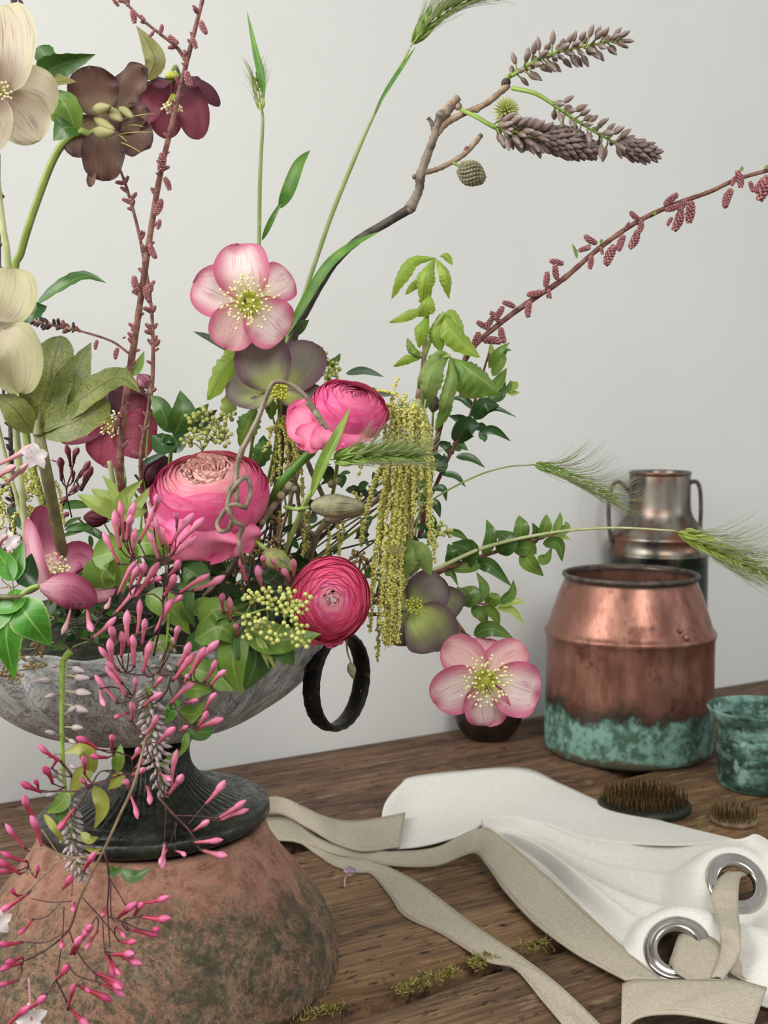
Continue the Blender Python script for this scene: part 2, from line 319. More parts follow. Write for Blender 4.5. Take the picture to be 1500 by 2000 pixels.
M['l_olive'] = leaf_mat('leaf_olive', '6a7638', '869048', '4d4a2c', .45, net=.85, nv=5, vw=.7)
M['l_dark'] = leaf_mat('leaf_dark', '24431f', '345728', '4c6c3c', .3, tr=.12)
M['l_deep'] = leaf_mat('leaf_deep', '3a5c28', '4b7030', '69854a', .35, tr=.15)
M['l_shoot'] = leaf_mat('leaf_shoot', '4b7030', '66893c', '869c56', .33, tr=.2, rim='6b4a34')
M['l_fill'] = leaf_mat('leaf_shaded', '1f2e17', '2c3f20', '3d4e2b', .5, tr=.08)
M['l_oak'] = leaf_mat('leaf_oak_young', '8aa838', '9fb94c', '76933a', .42, net=.25, tr=.32)
M['l_oak2'] = leaf_mat('leaf_oak_grey', '809a4c', '94ab60', '6f8848', .5, net=.3, tr=.3)
M['l_lime'] = leaf_mat('leaf_lime', '93a94e', 'a5b960', 'b4c67c', .4, tr=.3)
M['l_grass'] = leaf_mat('leaf_grass', '4a7a2a', '6b9638', '6f9c48', .38, nv=1, vw=.2)
M['l_grass2'] = leaf_mat('leaf_sheath', '6f9440', '8aa548', 'a3b25e', .38, nv=1, vw=.3)
M['l_bract'] = leaf_mat('leaf_bract', '7b7c45', '8f8c55', '5f5a38', .5)
M['l_blue'] = leaf_mat('leaf_bluegreen', '4d6450', '62785e', '7b8e70', .45, tr=.15)
M['l_yellowing'] = leaf_mat('leaf_yellowing', '879138', '9c9e48', 'a8a85c', .4, rim='7d5a38')
k = MT('twig_bark', .55, .35); o = k.ob(); n = k.noise(o, 150, 5, .7); k.bump(n, .5, .001)
M['twig'] = k.done(k.mix(k.mr(n, .38, .64), c('5c3530'), c('8c6354')))
M['twig2'] = plain('twig_tan', '7d6753', 'a38d74', 120, .5, bump=.4)
k = MT('branch_bark', .7, .3); o = k.ob(); n = k.noise(o, 90, 6, .7); k.bump(n, .8, .0015)
M['bark'] = k.done(k.mix(k.mr(n, .36, .62), c('4f463d'), c('8d8071')))
M['barkd'] = plain('branch_dark', '322b25', '544a40', 90, .6, bump=.5); M['vine'] = plain('vine_wood', '8a7b66', '6b5d4b', 110, .55, bump=.4)
M['catk'] = plain('catkin_rose', '74333f', 'b98482', 14, .6); M['catkd'] = plain('catkin_dark', '3a2528', '65505a', 14, .6)
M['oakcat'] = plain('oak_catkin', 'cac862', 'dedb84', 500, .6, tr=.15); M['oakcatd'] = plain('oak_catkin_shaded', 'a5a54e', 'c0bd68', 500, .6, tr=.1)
M['mimosa'] = plain('mimosa_ball', 'c9cc7a', 'b9c068', 500, .7); M['mimosag'] = plain('mimosa_ball_green', 'a3ac5c', 'b5bb6c', 500, .7)
k = MT('jasmine_bud', .42, .4, trans=.12); u, v, _ = k.sep(k.uv())
col = k.mix(k.mr(v, .05, .5), c('ae5062'), c('d27a8c')); col = k.mix(k.mr(v, .5, .8), col, c('dd86ab')); col = k.mix(k.mr(v, .9, 1.), col, c('bd5585'))
st = k.noise(k.comb(k.m2('MULTIPLY', u, 9.), v, k.rnd()), 1.5, 2); col = k.mix(k.m2('MULTIPLY', k.mr(st, .5, .7), .4), col, c('dc9aa8'))
col = k.mix(k.m2('MULTIPLY', k.mr(k.rnd(), .3, 1.), .4), col, c('c04468')); M['bud'] = k.done(col)
k = MT('jasmine_bud_red', .42, .4, trans=.1); u, v, _ = k.sep(k.uv())
M['budr'] = k.done(k.mix(k.mr(v, .45, .8), k.mix(k.mr(k.noise(k.comb(k.m2('MULTIPLY', u, 7.), v, k.rnd()), 1.5, 2), .4, .7), c('a03048'), c('c04a60')), k.mix(k.rnd(), c('c94a78'), c('d874a0'))))
k = MT('jasmine_bud_pale', .45, .4, trans=.15); u, v, _ = k.sep(k.uv())
M['budp'] = k.done(k.mix(k.mr(v, .1, .7), c('c98288'), c('d6a5a8')))
k = MT('jasmine_bud_wine', .45, .4); u, v, _ = k.sep(k.uv()); M['budd'] = k.done(k.mix(k.mr(v, .1, .8), c('6b3a42'), c('8c4a5a')))
M['jstem'] = plain('jasmine_stem', '3f2226', '5b3a34', 100, .5); M['jstem2'] = plain('jasmine_stem_tan', '75654a', '8c7b5c', 100, .5)
M['lilac'] = plain('lilac_petal', 'cdbccb', 'b99bb4', 60, .5, tr=.2)
M['white'] = plain('white_petal', 'ebe6e2', 'dcd0d4', 60, .5, tr=.3)
k = MT('wisteria_bud', .5, .35, trans=.1); u, v, _ = k.sep(k.uv()); col = k.mix(k.mr(v, .15, .6), c('959660'), c('8a756c'))
M['wist'] = k.done(k.mix(k.mr(v, .75, 1.), col, c('a3989a'))); M['wist2'] = plain('wisteria_scale', '8d7a74', '776661', 200, .6, tr=.1)
k = MT('wisteria_pale', .5, .35, trans=.2); u, v, _ = k.sep(k.uv()); M['wistp'] = k.done(k.mix(k.mr(v, .2, .7), c('9c9a78'), c('b5a8a8')))
M['wax'] = plain('green_axis', '8faa4c', '7f9a42', 80, .45, tr=.1)
M['grain'] = leaf_mat('spikelet', '8fa343', 'a6b456', 'c0c77a', .45, nv=1, vw=.5); M['awn'] = plain('awn', 'a3ab7a', None, 50, .5, tr=.2)
M['grain2'] = leaf_mat('spikelet_green', '6e8f3c', '8ca84e', 'b0c070', .45, nv=1, vw=.5)
M['podf'] = plain('fuzzy_pod', '76745a', '8f8c6c', 160, .8, bump=.7); M['podg'] = plain('fuzzy_pod_green', '8a9250', '74734a', 160, .8, bump=.6)
M['berry'] = plain('berry_stalk', 'a06a4c', '8a8a4c', 200, .5)
# ================================================================ STRUCTURE
def struct(name, b, mat, smooth=False):
    o = obj(name, b.mesh(name, mat, V((0, 0, 0)), smooth)); o['kind'] = 'structure'; return o
w0, w1 = G(0, 1567), G(1060, 1397); wd = (w1-w0).normalized(); wn = V((wd.y, -wd.x, 0))      # wn points into the room
def boxq(b, q, z0, z1):
    vs = [V((p.x, p.y, z1)) for p in q]+[V((p.x, p.y, z0)) for p in q]
    return b.put(vs, [(0, 1, 2, 3), (7, 6, 5, 4)]+[(i, i+4, (i+1) % 4+4, (i+1) % 4) for i in range(4)])
TZ = -.74
a, b_ = w0-wd*2.2, w1+wd*2.2
struct('wall_back', boxq(B(), [a-wn*.12, b_-wn*.12, b_, a], TZ, 1.9), M['wall'])
struct('floor', boxq(B(), [V((-3.2, -1.6, 0)), V((3.4, -1.6, 0)), V((3.4, 3.4, 0)), V((-3.2, 3.4, 0))], TZ-.05, TZ), M['floor'])
b1 = B(); boxq(b1, [a, b_, b_+wn*.018, a+wn*.018], TZ, TZ+.12); struct('baseboard_back', b1, M['wall'])
# ---- table
def table():
    t = Thing('plank_table', 'old rough brown plank table pushed against the pale wall', 'table', V((w0.x, w0.y, TZ)))
    s2a, s2b = G(1150, 1517), G(1395, 1463); s1a, s1b = G(560, 1996), G(1170, 1802)
    L0, L1 = -.75, 1.95
    def edge(p, q):
        d = (q-p).normalized()
        def at(s):                      # the point on this seam that lies s metres along the wall direction from w0
            k_ = (s-(p-w0).dot(wd))/d.dot(wd); return p+d*k_
        return at
    e0 = lambda s: w0+wd*s+wn*.004
    e2, e1 = edge(s2a, s2b), edge(s1a, s1b); e3 = lambda s: e1(s)+wn*.22; e4 = lambda s: e1(s)+wn*.43
    E = [e0, e2, e1, e3, e4]; mats = ['woodA', 'woodB', 'woodC', 'woodA']
    for i in range(4):
        NU, NV = 90, 14; zt = [0, 0, -.001, 0][i]
        rows = []
        for j in range(-1, NV+2):
            jj = min(max(j, 0), NV); r = []
            for q in range(NU+1):
                s = lerp(L0, L1, q/NU); p0, p1 = E[i](s), E[i+1](s); gp = .0072+.0018*sin(s*31+i*2)+.001*sin(s*77+i)
                d = (p1-p0); ln = d.length; d.normalize(); p = p0+d*lerp(gp if i else 0, ln-gp, jj/NV)
                e = min(jj, NV-jj)/NV*ln; z = zt-.009*math.exp(-e/.006) if i or jj > NV/2 else zt
                if j < 0 or j > NV: z = -.038
                r.append(V((p.x, p.y, z)))
            rows.append(r)
        bb = B().grid(rows); ang = math.atan2(wd.y, wd.x)
        o = bb.mesh('plank', M[mats[i]], t.o); me = o
        R = Matrix.Rotation(-ang, 4, 'Z'); me.transform(R)
        po = obj('plank', me, t.e); po.rotation_euler = (0, 0, ang)
    fl = .05
    for s in (L0+.1, L1-.1):
        for e in (.06, .68):
            p = e0(s)+wn*e; q = [p+wd*x*fl+wn*y*fl for x, y in ((-1, -1), (1, -1), (1, 1), (-1, 1))]
            t.part('leg', boxq(B(), q, TZ, -.04), M['woodA'], smooth=False)
    q = [e0(L0+.04)+wn*.04, e0(L1-.04)+wn*.04, e0(L1-.04)+wn*.07, e0(L0+.04)+wn*.07]
    t.part('apron_board', boxq(B(), q, -.15, -.04), M['woodA'], smooth=False)
    # moss growing in the open seams
    def mossy(pts, n):
        bb = B()
        for _ in range(n):
            x, y, w = random.choice(pts); p = G(x+random.gauss(0, w), y+random.gauss(0, 4)-.33*random.gauss(0, 3)); p.z = random.uniform(-.003, .003)
            d = V((random.gauss(0, 1), random.gauss(0, 1), random.uniform(.3, 1.4))).normalized(); ln = random.uniform(.002, .006)
            bb.tube([p, p+d*ln*.6+V((random.gauss(0, .001), random.gauss(0, .001), 0)), p+d*ln], [.0004, .0005, .0002], 4, 4)
        t.part('moss', bb, M['moss'], kind='stuff')
    mossy([(810, 1925, 14), (850, 1912, 18), (880, 1897, 8), (790, 1935, 8), (930, 1882, 8), (950, 1876, 8)], 420)
    mossy([(570, 1992, 20), (620, 1978, 12), (650, 1972, 10), (1030, 1853, 12), (1060, 1842, 10)], 170)
    mossy([(1370, 1618, 15), (1200, 1600, 10)], 40)
table()
# ================================================================ POTS
C0 = G(305, 1885)
def smoothprof(P, n): return [(p.x, p.y) for p in catmull([V((r, z, 0)) for r, z in P], n)]
def terracotta():
    t = Thing('terracotta_pot', 'squat bell shaped terracotta pot with green moss stains under the urn', 'pot', C0)
    pr = smoothprof([(.136, 0), (.137, .004), (.1345, .022), (.125, .045), (.110, .066), (.096, .084), (.087, .098), (.084, .106), (.080, .109)], 50)
    prof = pr+[(.072, .109), (.070, .100), (.088, .085), (.118, .045), (.130, .004), (.136, 0)]
    t.part('body', B().lathe(prof, 96, t.o, fr=lambda a, v: 1+.004*sin(a*2+v*5)+.002*sin(a*5+1)), M['terra'])
terracotta()
UQ = Quaternion((0, 1, 0), radians(-2.5)) @ Quaternion((1, 0, 0), radians(.0))
UO = V((C0.x+.001, C0.y, .1185))
def urn():
    t = Thing('footed_urn', 'wide grey fluted urn on a ribbed black iron foot with ring handle', 'urn', UO)
    fp = smoothprof([(.050, .066), (.042, .062), (.031, .055), (.0275, .045), (.030, .032), (.042, .019), (.058, .011), (.068, .0075)], 40)
    t.part('ribbed_foot', B().lathe(fp, 336, t.o, UQ, fr=lambda a, v: 1+.022*abs(sin(a*28))*(1 if v > .12 else v*8)), M['iron'], label='black fluted iron stem')
    pl = [(.060, .0085), (.069, .0095), (.075, .009), (.077, .0065), (.079, .005), (.083, .005), (.085, .003), (.085, -.004), (.082, -.0065), (.05, -.0065), (.0, -.0065)]
    t.part('foot_plate', B().lathe(pl, 96, t.o, UQ), M['iron'], label='round black iron base plate')
    out = smoothprof([(.0, .060), (.035, .061), (.062, .066), (.092, .079), (.117, .098), (.134, .120), (.141, .138), (.143, .1475)], 44)
    inn = smoothprof([(.1405, .1475), (.132, .125), (.112, .103), (.08, .086), (.03, .075), (0, .074)], 16)
    fl = lambda a, v: 1-(.045*abs(sin(a*7+.4))**3+.012*cos(a*28))*min(1, v*2)*min(1, (1-v)*6+.25)
    t.part('bowl', B().lathe(out+inn, 224, t.o, UQ, fr=fl, fz=lambda a, v: -.005*abs(sin(a*7+.4))**3 if .6 < v else 0), M['bowl'])
    # ring handle
    cR = A(659, 1330, C0.y-.002); bb = B(); Rr = .034; yaw = radians(59); P = []
    ax = V((cos(yaw), sin(yaw), 0))
    N = 72; vs = []; uvs = []
    for i in range(N+1):
        a_ = 2*pi*i/N; er = ax*cos(a_)+V((0, 0, 1))*sin(a_); nn = ax.cross(V((0, 0, 1)))
        for q in range(13):
            b2 = 2*pi*q/12; vs.append(cR+er*(Rr+.0028*cos(b2)+.0006*sin(a_*24)*(.5+.5*cos(b2)))+nn*(.0075*sin(b2))); uvs.append((q/12, i/N))
    bb.put(vs, [(i*13+q, i*13+q+1, (i+1)*13+q+1, (i+1)*13+q) for i in range(N) for q in range(12)], uvs)
    t.part('ring_handle', bb, M['ring'], label='dark mottled metal ring handle')
    top = cR+V((0, 0, Rr)); t.part('handle_lug', B().tube([top+V((-.022, 0, .012)), top+V((-.006, 0, .010)), top+V((.001, 0, .001)), top+V((-.004, 0, -.006)), top+V((-.022, 0, -.004))], .0035, 10), M['ring'])
urn()
# dark moss bed in the bowl
bed = B().lathe(smoothprof([(0, .166), (.05, .164), (.09, .156), (.12, .143), (.130, .13)], 14)+[(.1, .108), (0, .09)], 40, UO, UQ, fr=lambda a, v: 1+.02*sin(a*9))
bo = obj('moss_bed', bed.mesh('moss_bed', plain('moss_bed', '14180c', '262c16', 160, .95, bump=.8), UO)); bo.location = UO
bo['kind'] = 'stuff'; bo['label'] = 'dark damp moss packed into the grey urn under the flowers'; bo['category'] = 'moss'
def copper_pot():
    o = G(1226, 1462); t = Thing('copper_pot', 'large open copper pot with green verdigris around its base', 'pot', o)
    pr = [(.0, .0), (.095, .0), (.1005, .004), (.1018, .012), (.1012, .06), (.1005, .120), (.1008, .141), (.1022, .143), (.1028, .1455), (.1022, .148), (.1002, .150), (.098, .154), (.0855, .193), (.0795, .208), (.0785, .211), (.0805, .2125), (.0812, .215), (.0798, .2172), (.0778, .2165), (.077, .211), (.083, .193), (.095, .154), (.098, .145), (.098, .01), (0, .006)]
    t.part('body', B().lathe(pr, 96, t.o, fr=lambda a, v: 1+.003*sin(a*3+v*9)+.0015*sin(a*7)), M['copper'])
    rb = B()
    for i in range(49):
        pass
    P = [t.o+V((.0798*cos(2*pi*i/48), .0798*sin(2*pi*i/48), .215)) for i in range(49)]
    t.part('rim', B().tube(P, .0028, 8, 97), M['barkd'], label='dark rolled rim')
    rv = A(1342, 1246, o.y-.088); t.part('rivet', B().ball2(rv, .0042, (.5, -1, 0), .5), M['copper'])
    t.part('rivet', B().ball2(A(1330, 1232, o.y-.088), .003, (.5, -1, 0), .5), M['copper'])
copper_pot()
def milk_can():
    o = V((A(1282, 1300, 1.655).x, 1.655, 0)); t = Thing('milk_can', 'tarnished grey metal can with two wire handles behind the copper pot', 'can', o)
    pr = smoothprof([(0, 0), (.062, 0), (.0655, .004), (.066, .05), (.066, .15), (.0655, .216)], 20)
    pr += [(.067, .2175), (.0675, .2195), (.067, .2215), (.0655, .2225), (.0652, .238), (.066, .2395), (.0665, .242), (.065, .2445)]
    pr += smoothprof([(.064, .2455), (.057, .254), (.0475, .266), (.0425, .278), (.0412, .295), (.0410, .318), (.0405, .3265)], 20)
    pr += [(.0418, .3275), (.042, .3295), (.0405, .3305), (.039, .3285), (.039, .28), (.06, .24), (.06, .01), (0, .005)]
    t.part('body', B().lathe(pr, 80, t.o), M['can'])
    Y = o.y-.01
    for P in ([(1232, 965), (1222, 952), (1208, 941), (1196, 950), (1189, 985), (1190, 1030), (1196, 1065), (1200, 1090)], [(1336, 962), (1348, 944), (1360, 941), (1367, 955), (1369, 990), (1368, 1020), (1366, 1060), (1362, 1088)]):
        t.part('handle', B().tube([A(x, y, Y) for x, y in P], .0028, 8, 40), M['barkd'], label='bent wire handle')
milk_can()
def cup():
    o = G(1481, 1535); t = Thing('verdigris_vessel', 'small flared copper vessel covered in green verdigris at the table edge', 'vessel', o)
    pr = smoothprof([(0, 0), (.036, 0), (.0415, .004), (.0435, .014), (.0448, .03), (.0455, .045), (.0462, .052), (.0445, .056), (.0430, .062), (.0455, .070), (.053, .080), (.0565, .0865), (.0565, .0885), (.055, .0885)], 60)
    pr += [(.051, .081), (.0455, .07), (.043, .06), (.042, .02), (0, .004)]
    t.part('body', B().lathe(pr, 80, t.o, fr=lambda a, v: 1+.006*sin(a*3)+.004*sin(a*8+v*9)), M['verdi'])
cup()
def ballvase():
    o = G(953, 1441); t = Thing('round_vase', 'small round dark brown vase half hidden behind the lower pink hellebore', 'vase', o)
    pr = smoothprof([(0, 0), (.02, 0), (.033, .008), (.0425, .026), (.042, .046), (.032, .064), (.018, .073), (.0145, .079), (.017, .084)], 40)+[(.0135, .082), (.012, .075), (.03, .06), (.038, .04), (.03, .012), (0, .004)]
    t.part('body', B().lathe(pr, 56, t.o), M['darkvase'])
ballvase()
def kenzan(label, px, r, ry, hb, hp, npin, mb, mp, rp):
    o = G(*px); t = Thing('flower_frog', label, 'flower frog', o)
    pr = [(0, 0), (r*.97, 0), (r, .001), (r, hb-.001), (r*.96, hb), (0, hb)]
    b = B().lathe(pr, 48, V((0, 0, 0))); b.v = [V((v.x, v.y*ry, v.z))+o for v in b.v]; t.part('base', b, M[mb])
    pm = B().lathe([(0, 0), (rp, 0), (rp*.95, hp*.8), (rp*.5, hp*.95), (.0001, hp)], 6).mesh('pin', M[mp])
    for i in range(npin):
        a = i*2.39996; q = sqrt((i+.5)/npin)*r*.93
        p = o+V((q*cos(a), q*sin(a)*ry, hb-.0005)); d = V((random.gauss(0, .05), random.gauss(0, .05), 1))
        t.inst('pin', pm, p, d, 1.)
kenzan('large oval brass pin flower frog on a dark lead base', (1258, 1580), .048, .92, .0075, .0145, 290, 'lead', 'pin', .00055)
kenzan('small round brass pin flower frog beside the large one', (1433, 1606), .0235, 1., .005, .0175, 70, 'brassbase', 'pin2', .0007)
# ================================================================ APRON
def apron():
    t = Thing('linen_apron', 'crumpled white canvas apron with beige linen straps and steel eyelets', 'apron', G(1150, 1700))
    def rail(P, n=70): return catmull([G(*p) for p in P], n)
    top = rail([(782, 1534, .003), (805, 1518, .003), (900, 1506, .003), (1020, 1500, .003), (1095, 1531, .003), (1180, 1568, .003), (1300, 1606, .004), (1440, 1641, .034)])
    mid = rail([(747, 1592, .006), (800, 1585, .007), (880, 1572, .009), (960, 1558, .010), (1060, 1568, .010), (1160, 1601, .010), (1300, 1628, .022), (1442, 1643, .042)])
    bot = rail([(762, 1660, .008), (830, 1652, .012), (900, 1632, .018), (960, 1607, .020), (1060, 1609, .018), (1160, 1641, .016), (1300, 1651, .034), (1445, 1646, .052)])
    rows = []
    for j in range(21):
        v = j/20; r = []
        for i in range(70):
            a, m, b = top[i], mid[i], bot[i]; p = a*(1-v)*(1-2*v)+m*4*v*(1-v)+b*v*(2*v-1)
            p = p+V((0, 0, .0015*sin(i*.33+v*3)*sin(pi*v)+.002*sin(pi*v)*sin(i*.12+2))); r.append(p)
        rows.append(r)
    def sol(o, th=.0012):
        m_ = o.modifiers.new('thickness', 'SOLIDIFY'); m_.thickness = th; m_.offset = 0; return o
    sol(t.part('skirt_panel', B().grid(rows), M['canvas']))
    r0 = rail([(940, 1613, .022), (1000, 1604, .024), (1060, 1611, .022), (1160, 1642, .020), (1300, 1652, .030), (1440, 1645, .056), (1484, 1638, .060), (1560, 1700, .060)], 170)
    r5 = rail([(946, 1640, .012), (1000, 1662, .010), (1075, 1716, .006), (1150, 1792, .004), (1195, 1842, .003), (1232, 1885, .003), (1290, 1912, .004), (1340, 1926, .004), (1420, 1945, .004), (1570, 1990, .004)], 170)
    bib = []
    for j in range(91):
        v = j/90; r = []
        for i in range(170):
            u = i/169; p = r0[i].lerp(r5[i], v)
            env = sin(pi*min(1, v*1.02))**.5 if 0 < v < 1 else 0
            h = .0070*sin(v*17+u*2.2+.6)*(1-.55*u)+.0055*sin(v*29-u*5)*(1-u)+.003*sin(u*9+v*7)
            if v < .12: h += .0022*sin(pi*v/.12)
            h += -.015*math.exp(-((v-.42-.10*sin(u*3))/.05)**2)*min(1, u*3)*(1-u**3)+.010*math.exp(-((v-.52-.10*sin(u*3))/.06)**2)*min(1, u*3)*(1-u**3)
            h += .012*math.exp(-(((v-.85)/.2)**2))*min(1, u*2)
            r.append(p+V((0, 0, h*env)))
        bib.append(r)
    # eyelet places, by their pixels
    def near(x, y):
        best = None
        for j in range(2, 88):
            for i in range(2, 167):
                p = bib[j][i]-EYE; w = p.dot(FW); q = (750+F*p.dot(RT)/w-x)**2+(1000-F*p.dot(UP)/w-y)**2
                if best is None or q < best[0]: best = (q, i, j)
        _, i, j = best; du = bib[j][i+2]-bib[j][i-2]; dv = bib[j+2][i]-bib[j-2][i]; n = du.cross(dv).normalized()
        return bib[j][i], (n if n.y < 0 or n.z > 0 else -n)
    eyes = [near(1437, 1726), near(1324, 1855)]; RE = .0245
    eyes = [(p, (n+V((.04, -.55, .2))).normalized()) for p, n in eyes]
    for p, n in eyes:                   # the cloth lies flat where an eyelet clamps it
        for r in bib:
            for i, q in enumerate(r):
                e = q-p; pl = e-n*e.dot(n); s_ = pl.length/RE
                if s_ < 2.0 and e.length < RE*2.6: w = 1-max(0, min(1, (s_-1.12)/.88)); w = w*w*(3-2*w); r[i] = q-n*(e.dot(n)*w)
    bb = B().grid(bib); cut = []
    for f in bb.f:
        m = sum((bb.v[i] for i in f), V())/4
        if all((m-p).length > RE*1.6 or ((m-p)-n*(m-p).dot(n)).length > RE*.80 for p, n in eyes): cut.append(f)
    bb.f = cut; sol(t.part('bib_panel', bb, M['canvas']))
    t.part('hem', B().tube([p+V((0, 0, .001)) for p in r0[3:162:6]], .0017, 8, 120), M['canvas'])
    t.part('hem', B().tube([p+V((0, 0, .0005)) for p in r5[3:155:8]], .0014, 8, 120), M['canvas'])
    for p, n in eyes:
        q = V((0, 0, 1)).rotation_difference(n)
        pr = [(RE*x, RE*z) for x, z in ((.58, -.10), (.58, .03), (.62, .10), (.70, .13), (.80, .09), (.86, .08), (.93, .11), (1., .06), (1.03, 0), (1., -.05), (.8, -.06), (.58, -.10))]
        t.part('eyelet', B().lathe(pr, 64, p+n*.001, q), M['steel'], label='shiny steel eyelet')
    ze = eyes[0][0].z+.004
    def strap(up, lo, name='strap', th=.0016, n=60, wob=.0012, label=None):
        a = catmull([G(*p) for p in up], n); b = catmull([G(*p) for p in lo], n); rows = []
        for j in range(9):
            v = j/8; rows.append([a[i].lerp(b[i], v)+V((0, 0, .0014*sin(pi*v)+wob*sin(i*.41+v*2.5)*sin(pi*v))) for i in range(n)])
        o = sol(t.part(name, B().grid(rows), M['linen'], label=label), th)
        for e, s in ((a, 1), (b, -1)):
            st = [(p.lerp(q_, .07))+V((0, 0, .0016)) for p, q_ in (zip(a, b) if s == 1 else zip(b, a))]
            t.part('stitching', B().tube(st[::3], .00022, 4, n), M['thread'], parent=o)
        return o
    strap([(480, 1562, .03), (545, 1557, .032), (590, 1575, .026), (640, 1597, .018), (700, 1604, .013), (792, 1588, .012)],
          [(480, 1598, .014), (545, 1590, .016), (600, 1617, .014), (650, 1645, .012), (705, 1662, .012), (780, 1655, .013)], label='beige linen neck strap')
    strap([(500, 1600, .006), (560, 1600, .006), (625, 1640, .008), (690, 1660, .008), (765, 1664, .012), (850, 1656, .018), (908, 1627, .028), (948, 1617, .03), (985, 1640, .028), (1023, 1670, .024), (1075, 1718, .016), (1126, 1765, .010), (1181, 1817, .008), (1243, 1875, .008), (1300, 1918, .008)],
          [(500, 1640, .003), (590, 1645, .004), (650, 1668, .004), (715, 1680, .005), (770, 1692, .005), (850, 1692, .006), (905, 1672, .010), (930, 1668, .012), (950, 1690, .012), (965, 1712, .010), (987, 1743, .008), (1042, 1802, .006), (1115, 1857, .005), (1170, 1888, .005), (1222, 1916, .005)], n=90, label='beige linen waist strap')
    strap([(560, 1640, .003), (640, 1660, .003), (700, 1672, .003), (754, 1692, .004), (817, 1725, .004), (890, 1780, .004), (950, 1824, .004), (1023, 1872, .004), (1097, 1930, .004), (1180, 2010, .004), (1230, 2070, .004)],
          [(600, 1655, .001), (650, 1690, .001), (696, 1704, .001), (725, 1708, .001), (762, 1752, .001), (790, 1790, .001), (864, 1826, .001), (950, 1878, .001), (1005, 1893, .001), (1060, 1956, .001), (1130, 2040, .001)], n=80, label='loose beige strap trailing to the table front')
    strap([(1216, 1922, .012), (1250, 1914, .016), (1335, 1915, .020), (1427, 1914, .022), (1498, 1930, .022)],
          [(1213, 2020, .004), (1245, 1990, .010), (1300, 1981, .016), (1353, 1985, .018), (1470, 2010, .016)], n=40, label='folded end of linen strap')
    strap([(1468, 1712, ze-.006), (1448, 1712, ze+.004), (1442, 1745, ze+.004), (1442, 1780, ze-.006), (1447, 1831, .040), (1441, 1872, .030), (1412, 1914, .022)],
          [(1450, 1704, ze-.006), (1415, 1708, ze+.004), (1391, 1742, ze+.004), (1394, 1780, ze-.006), (1405, 1817, .040), (1408, 1857, .029), (1390, 1910, .022)], n=50, wob=.0005, label='linen tie threaded through the upper eyelet')
    strap([(1313, 1872, .010), (1331, 1817, .022), (1352, 1813, .026), (1405, 1846, .027), (1421, 1912, .020)],
          [(1308, 1885, .008), (1313, 1888, .014), (1320, 1900, .015), (1346, 1917, .016), (1350, 1925, .016)], n=40, wob=.0004, label='linen tie threaded through the lower eyelet')
    strap([(1441, 1872, .02), (1475, 1890, .014), (1510, 1915, .010), (1540, 1930, .008)], [(1425, 1900, .018), (1460, 1920, .012), (1500, 1940, .008), (1530, 1960, .006)], n=30, label='linen tie running off to the right')
apron()
# ================================================================ PLANTS
BC = UO+V((0, 0, .15))                       # middle of the urn's mouth
def bz(a, b_, bow, n=5):
    a, b_ = V(a), V(b_); return [a.lerp(b_, i/(n-1))+V(bow)*sin(pi*i/(n-1)) for i in range(n)]
STY = .895
def plant(name, label, cat, x, y, Y, group=None): return Thing(name, label, cat, A(x, y, Y), group)
ANM = B().ball(V((0, 0, .5)), .5, V((0, 0, 1)), 1.).mesh('anther', M['anther'])
def stamens(t, x, y, Y, ax, n, L, spread, mat='stamen', am='anther', r=1.3, core=None, inner=.25, sc=1.):
    o = A(x, y, Y); a = V(ax).normalized(); e1 = a.orthogonal().normalized(); e2 = a.cross(e1); p = PX(Y)
    fb = B(); ab = B()
    for i in range(n):
        th = i*2.39996+random.uniform(-.2, .2); q = sqrt((i+.5)/n); sp = spread*q*random.uniform(.85, 1.1)
        d = (a*cos(sp)+(e1*cos(th)+e2*sin(th))*sin(sp)).normalized(); l = L*p*random.uniform(.78, 1.08)*(.75+.25*q)
        b0 = o+(e1*cos(th)+e2*sin(th))*inner*L*p*.5; m = b0+d*l*.5+a*l*.12; e = b0+d*l
        fb.tube([b0, m, e], [r*.45*p, r*.38*p, r*.3*p], 5, 6); ab.ball(e, 2.9*p*sc, d, 1.2)
    s_ = t.part('stamen_filaments', fb, M[mat]); t.part('anthers', ab, M[am], parent=s_)
    if core:
        t.part('receptacle', B().ball2(o, L*p*.30, a, .5, 14, 8), M['nectar'])
        cb = B()
        for i in range(core):
            th = 2*pi*i/core; d = (a*.7+(e1*cos(th)+e2*sin(th))*.8).normalized(); b0 = o+(e1*cos(th)+e2*sin(th))*L*p*.28
            cb.ball2(b0+d*3*p, 6.*p, d, 1.6, 8, 6)
        t.part('nectaries', cb, M['nectar'])
def stylesp(t, x, y, Y, ax, L, n=4):
    o = A(x, y, Y); b = B()
    for i in range(n):
        d = (V(ax)+V((random.uniform(-.5, .5), 0, random.uniform(-.5, .5)))).normalized(); b.tube([o, o+d*L*.6*PX(Y), o+(d+V((random.uniform(-.3, .3), 0, .2)))*L*PX(Y)], 1.1*PX(Y), 5, 5)
    t.part('style', b, M['style'])
def hell(label, cx, cy, Y, petals, group='hellebores', name='hellebore_flower', stemto=None, smat='stemg', sr=4):
    """petals: (tip list of px points from the heart outwards, half width px, material, normal, cup, ruffle)"""
    t = plant(name, label, 'flower', cx, cy, Y)
    for i, (pts, hw, m, n, cup, ruf) in enumerate(petals):
        P = [A(q[0], q[1], Y+(q[2] if len(q) > 2 else 0)) for q in pts]
        t.part('petal', B().blade(P, hw*PX(Y), 'round' if hw > 0 else 'petal', n, cup, 14, 18, ruf=ruf, rph=i*1.7+cx), M[m])
    if stemto: t.stem([(cx, cy, .012)]+stemto, sr, M[smat], Y)
    return t
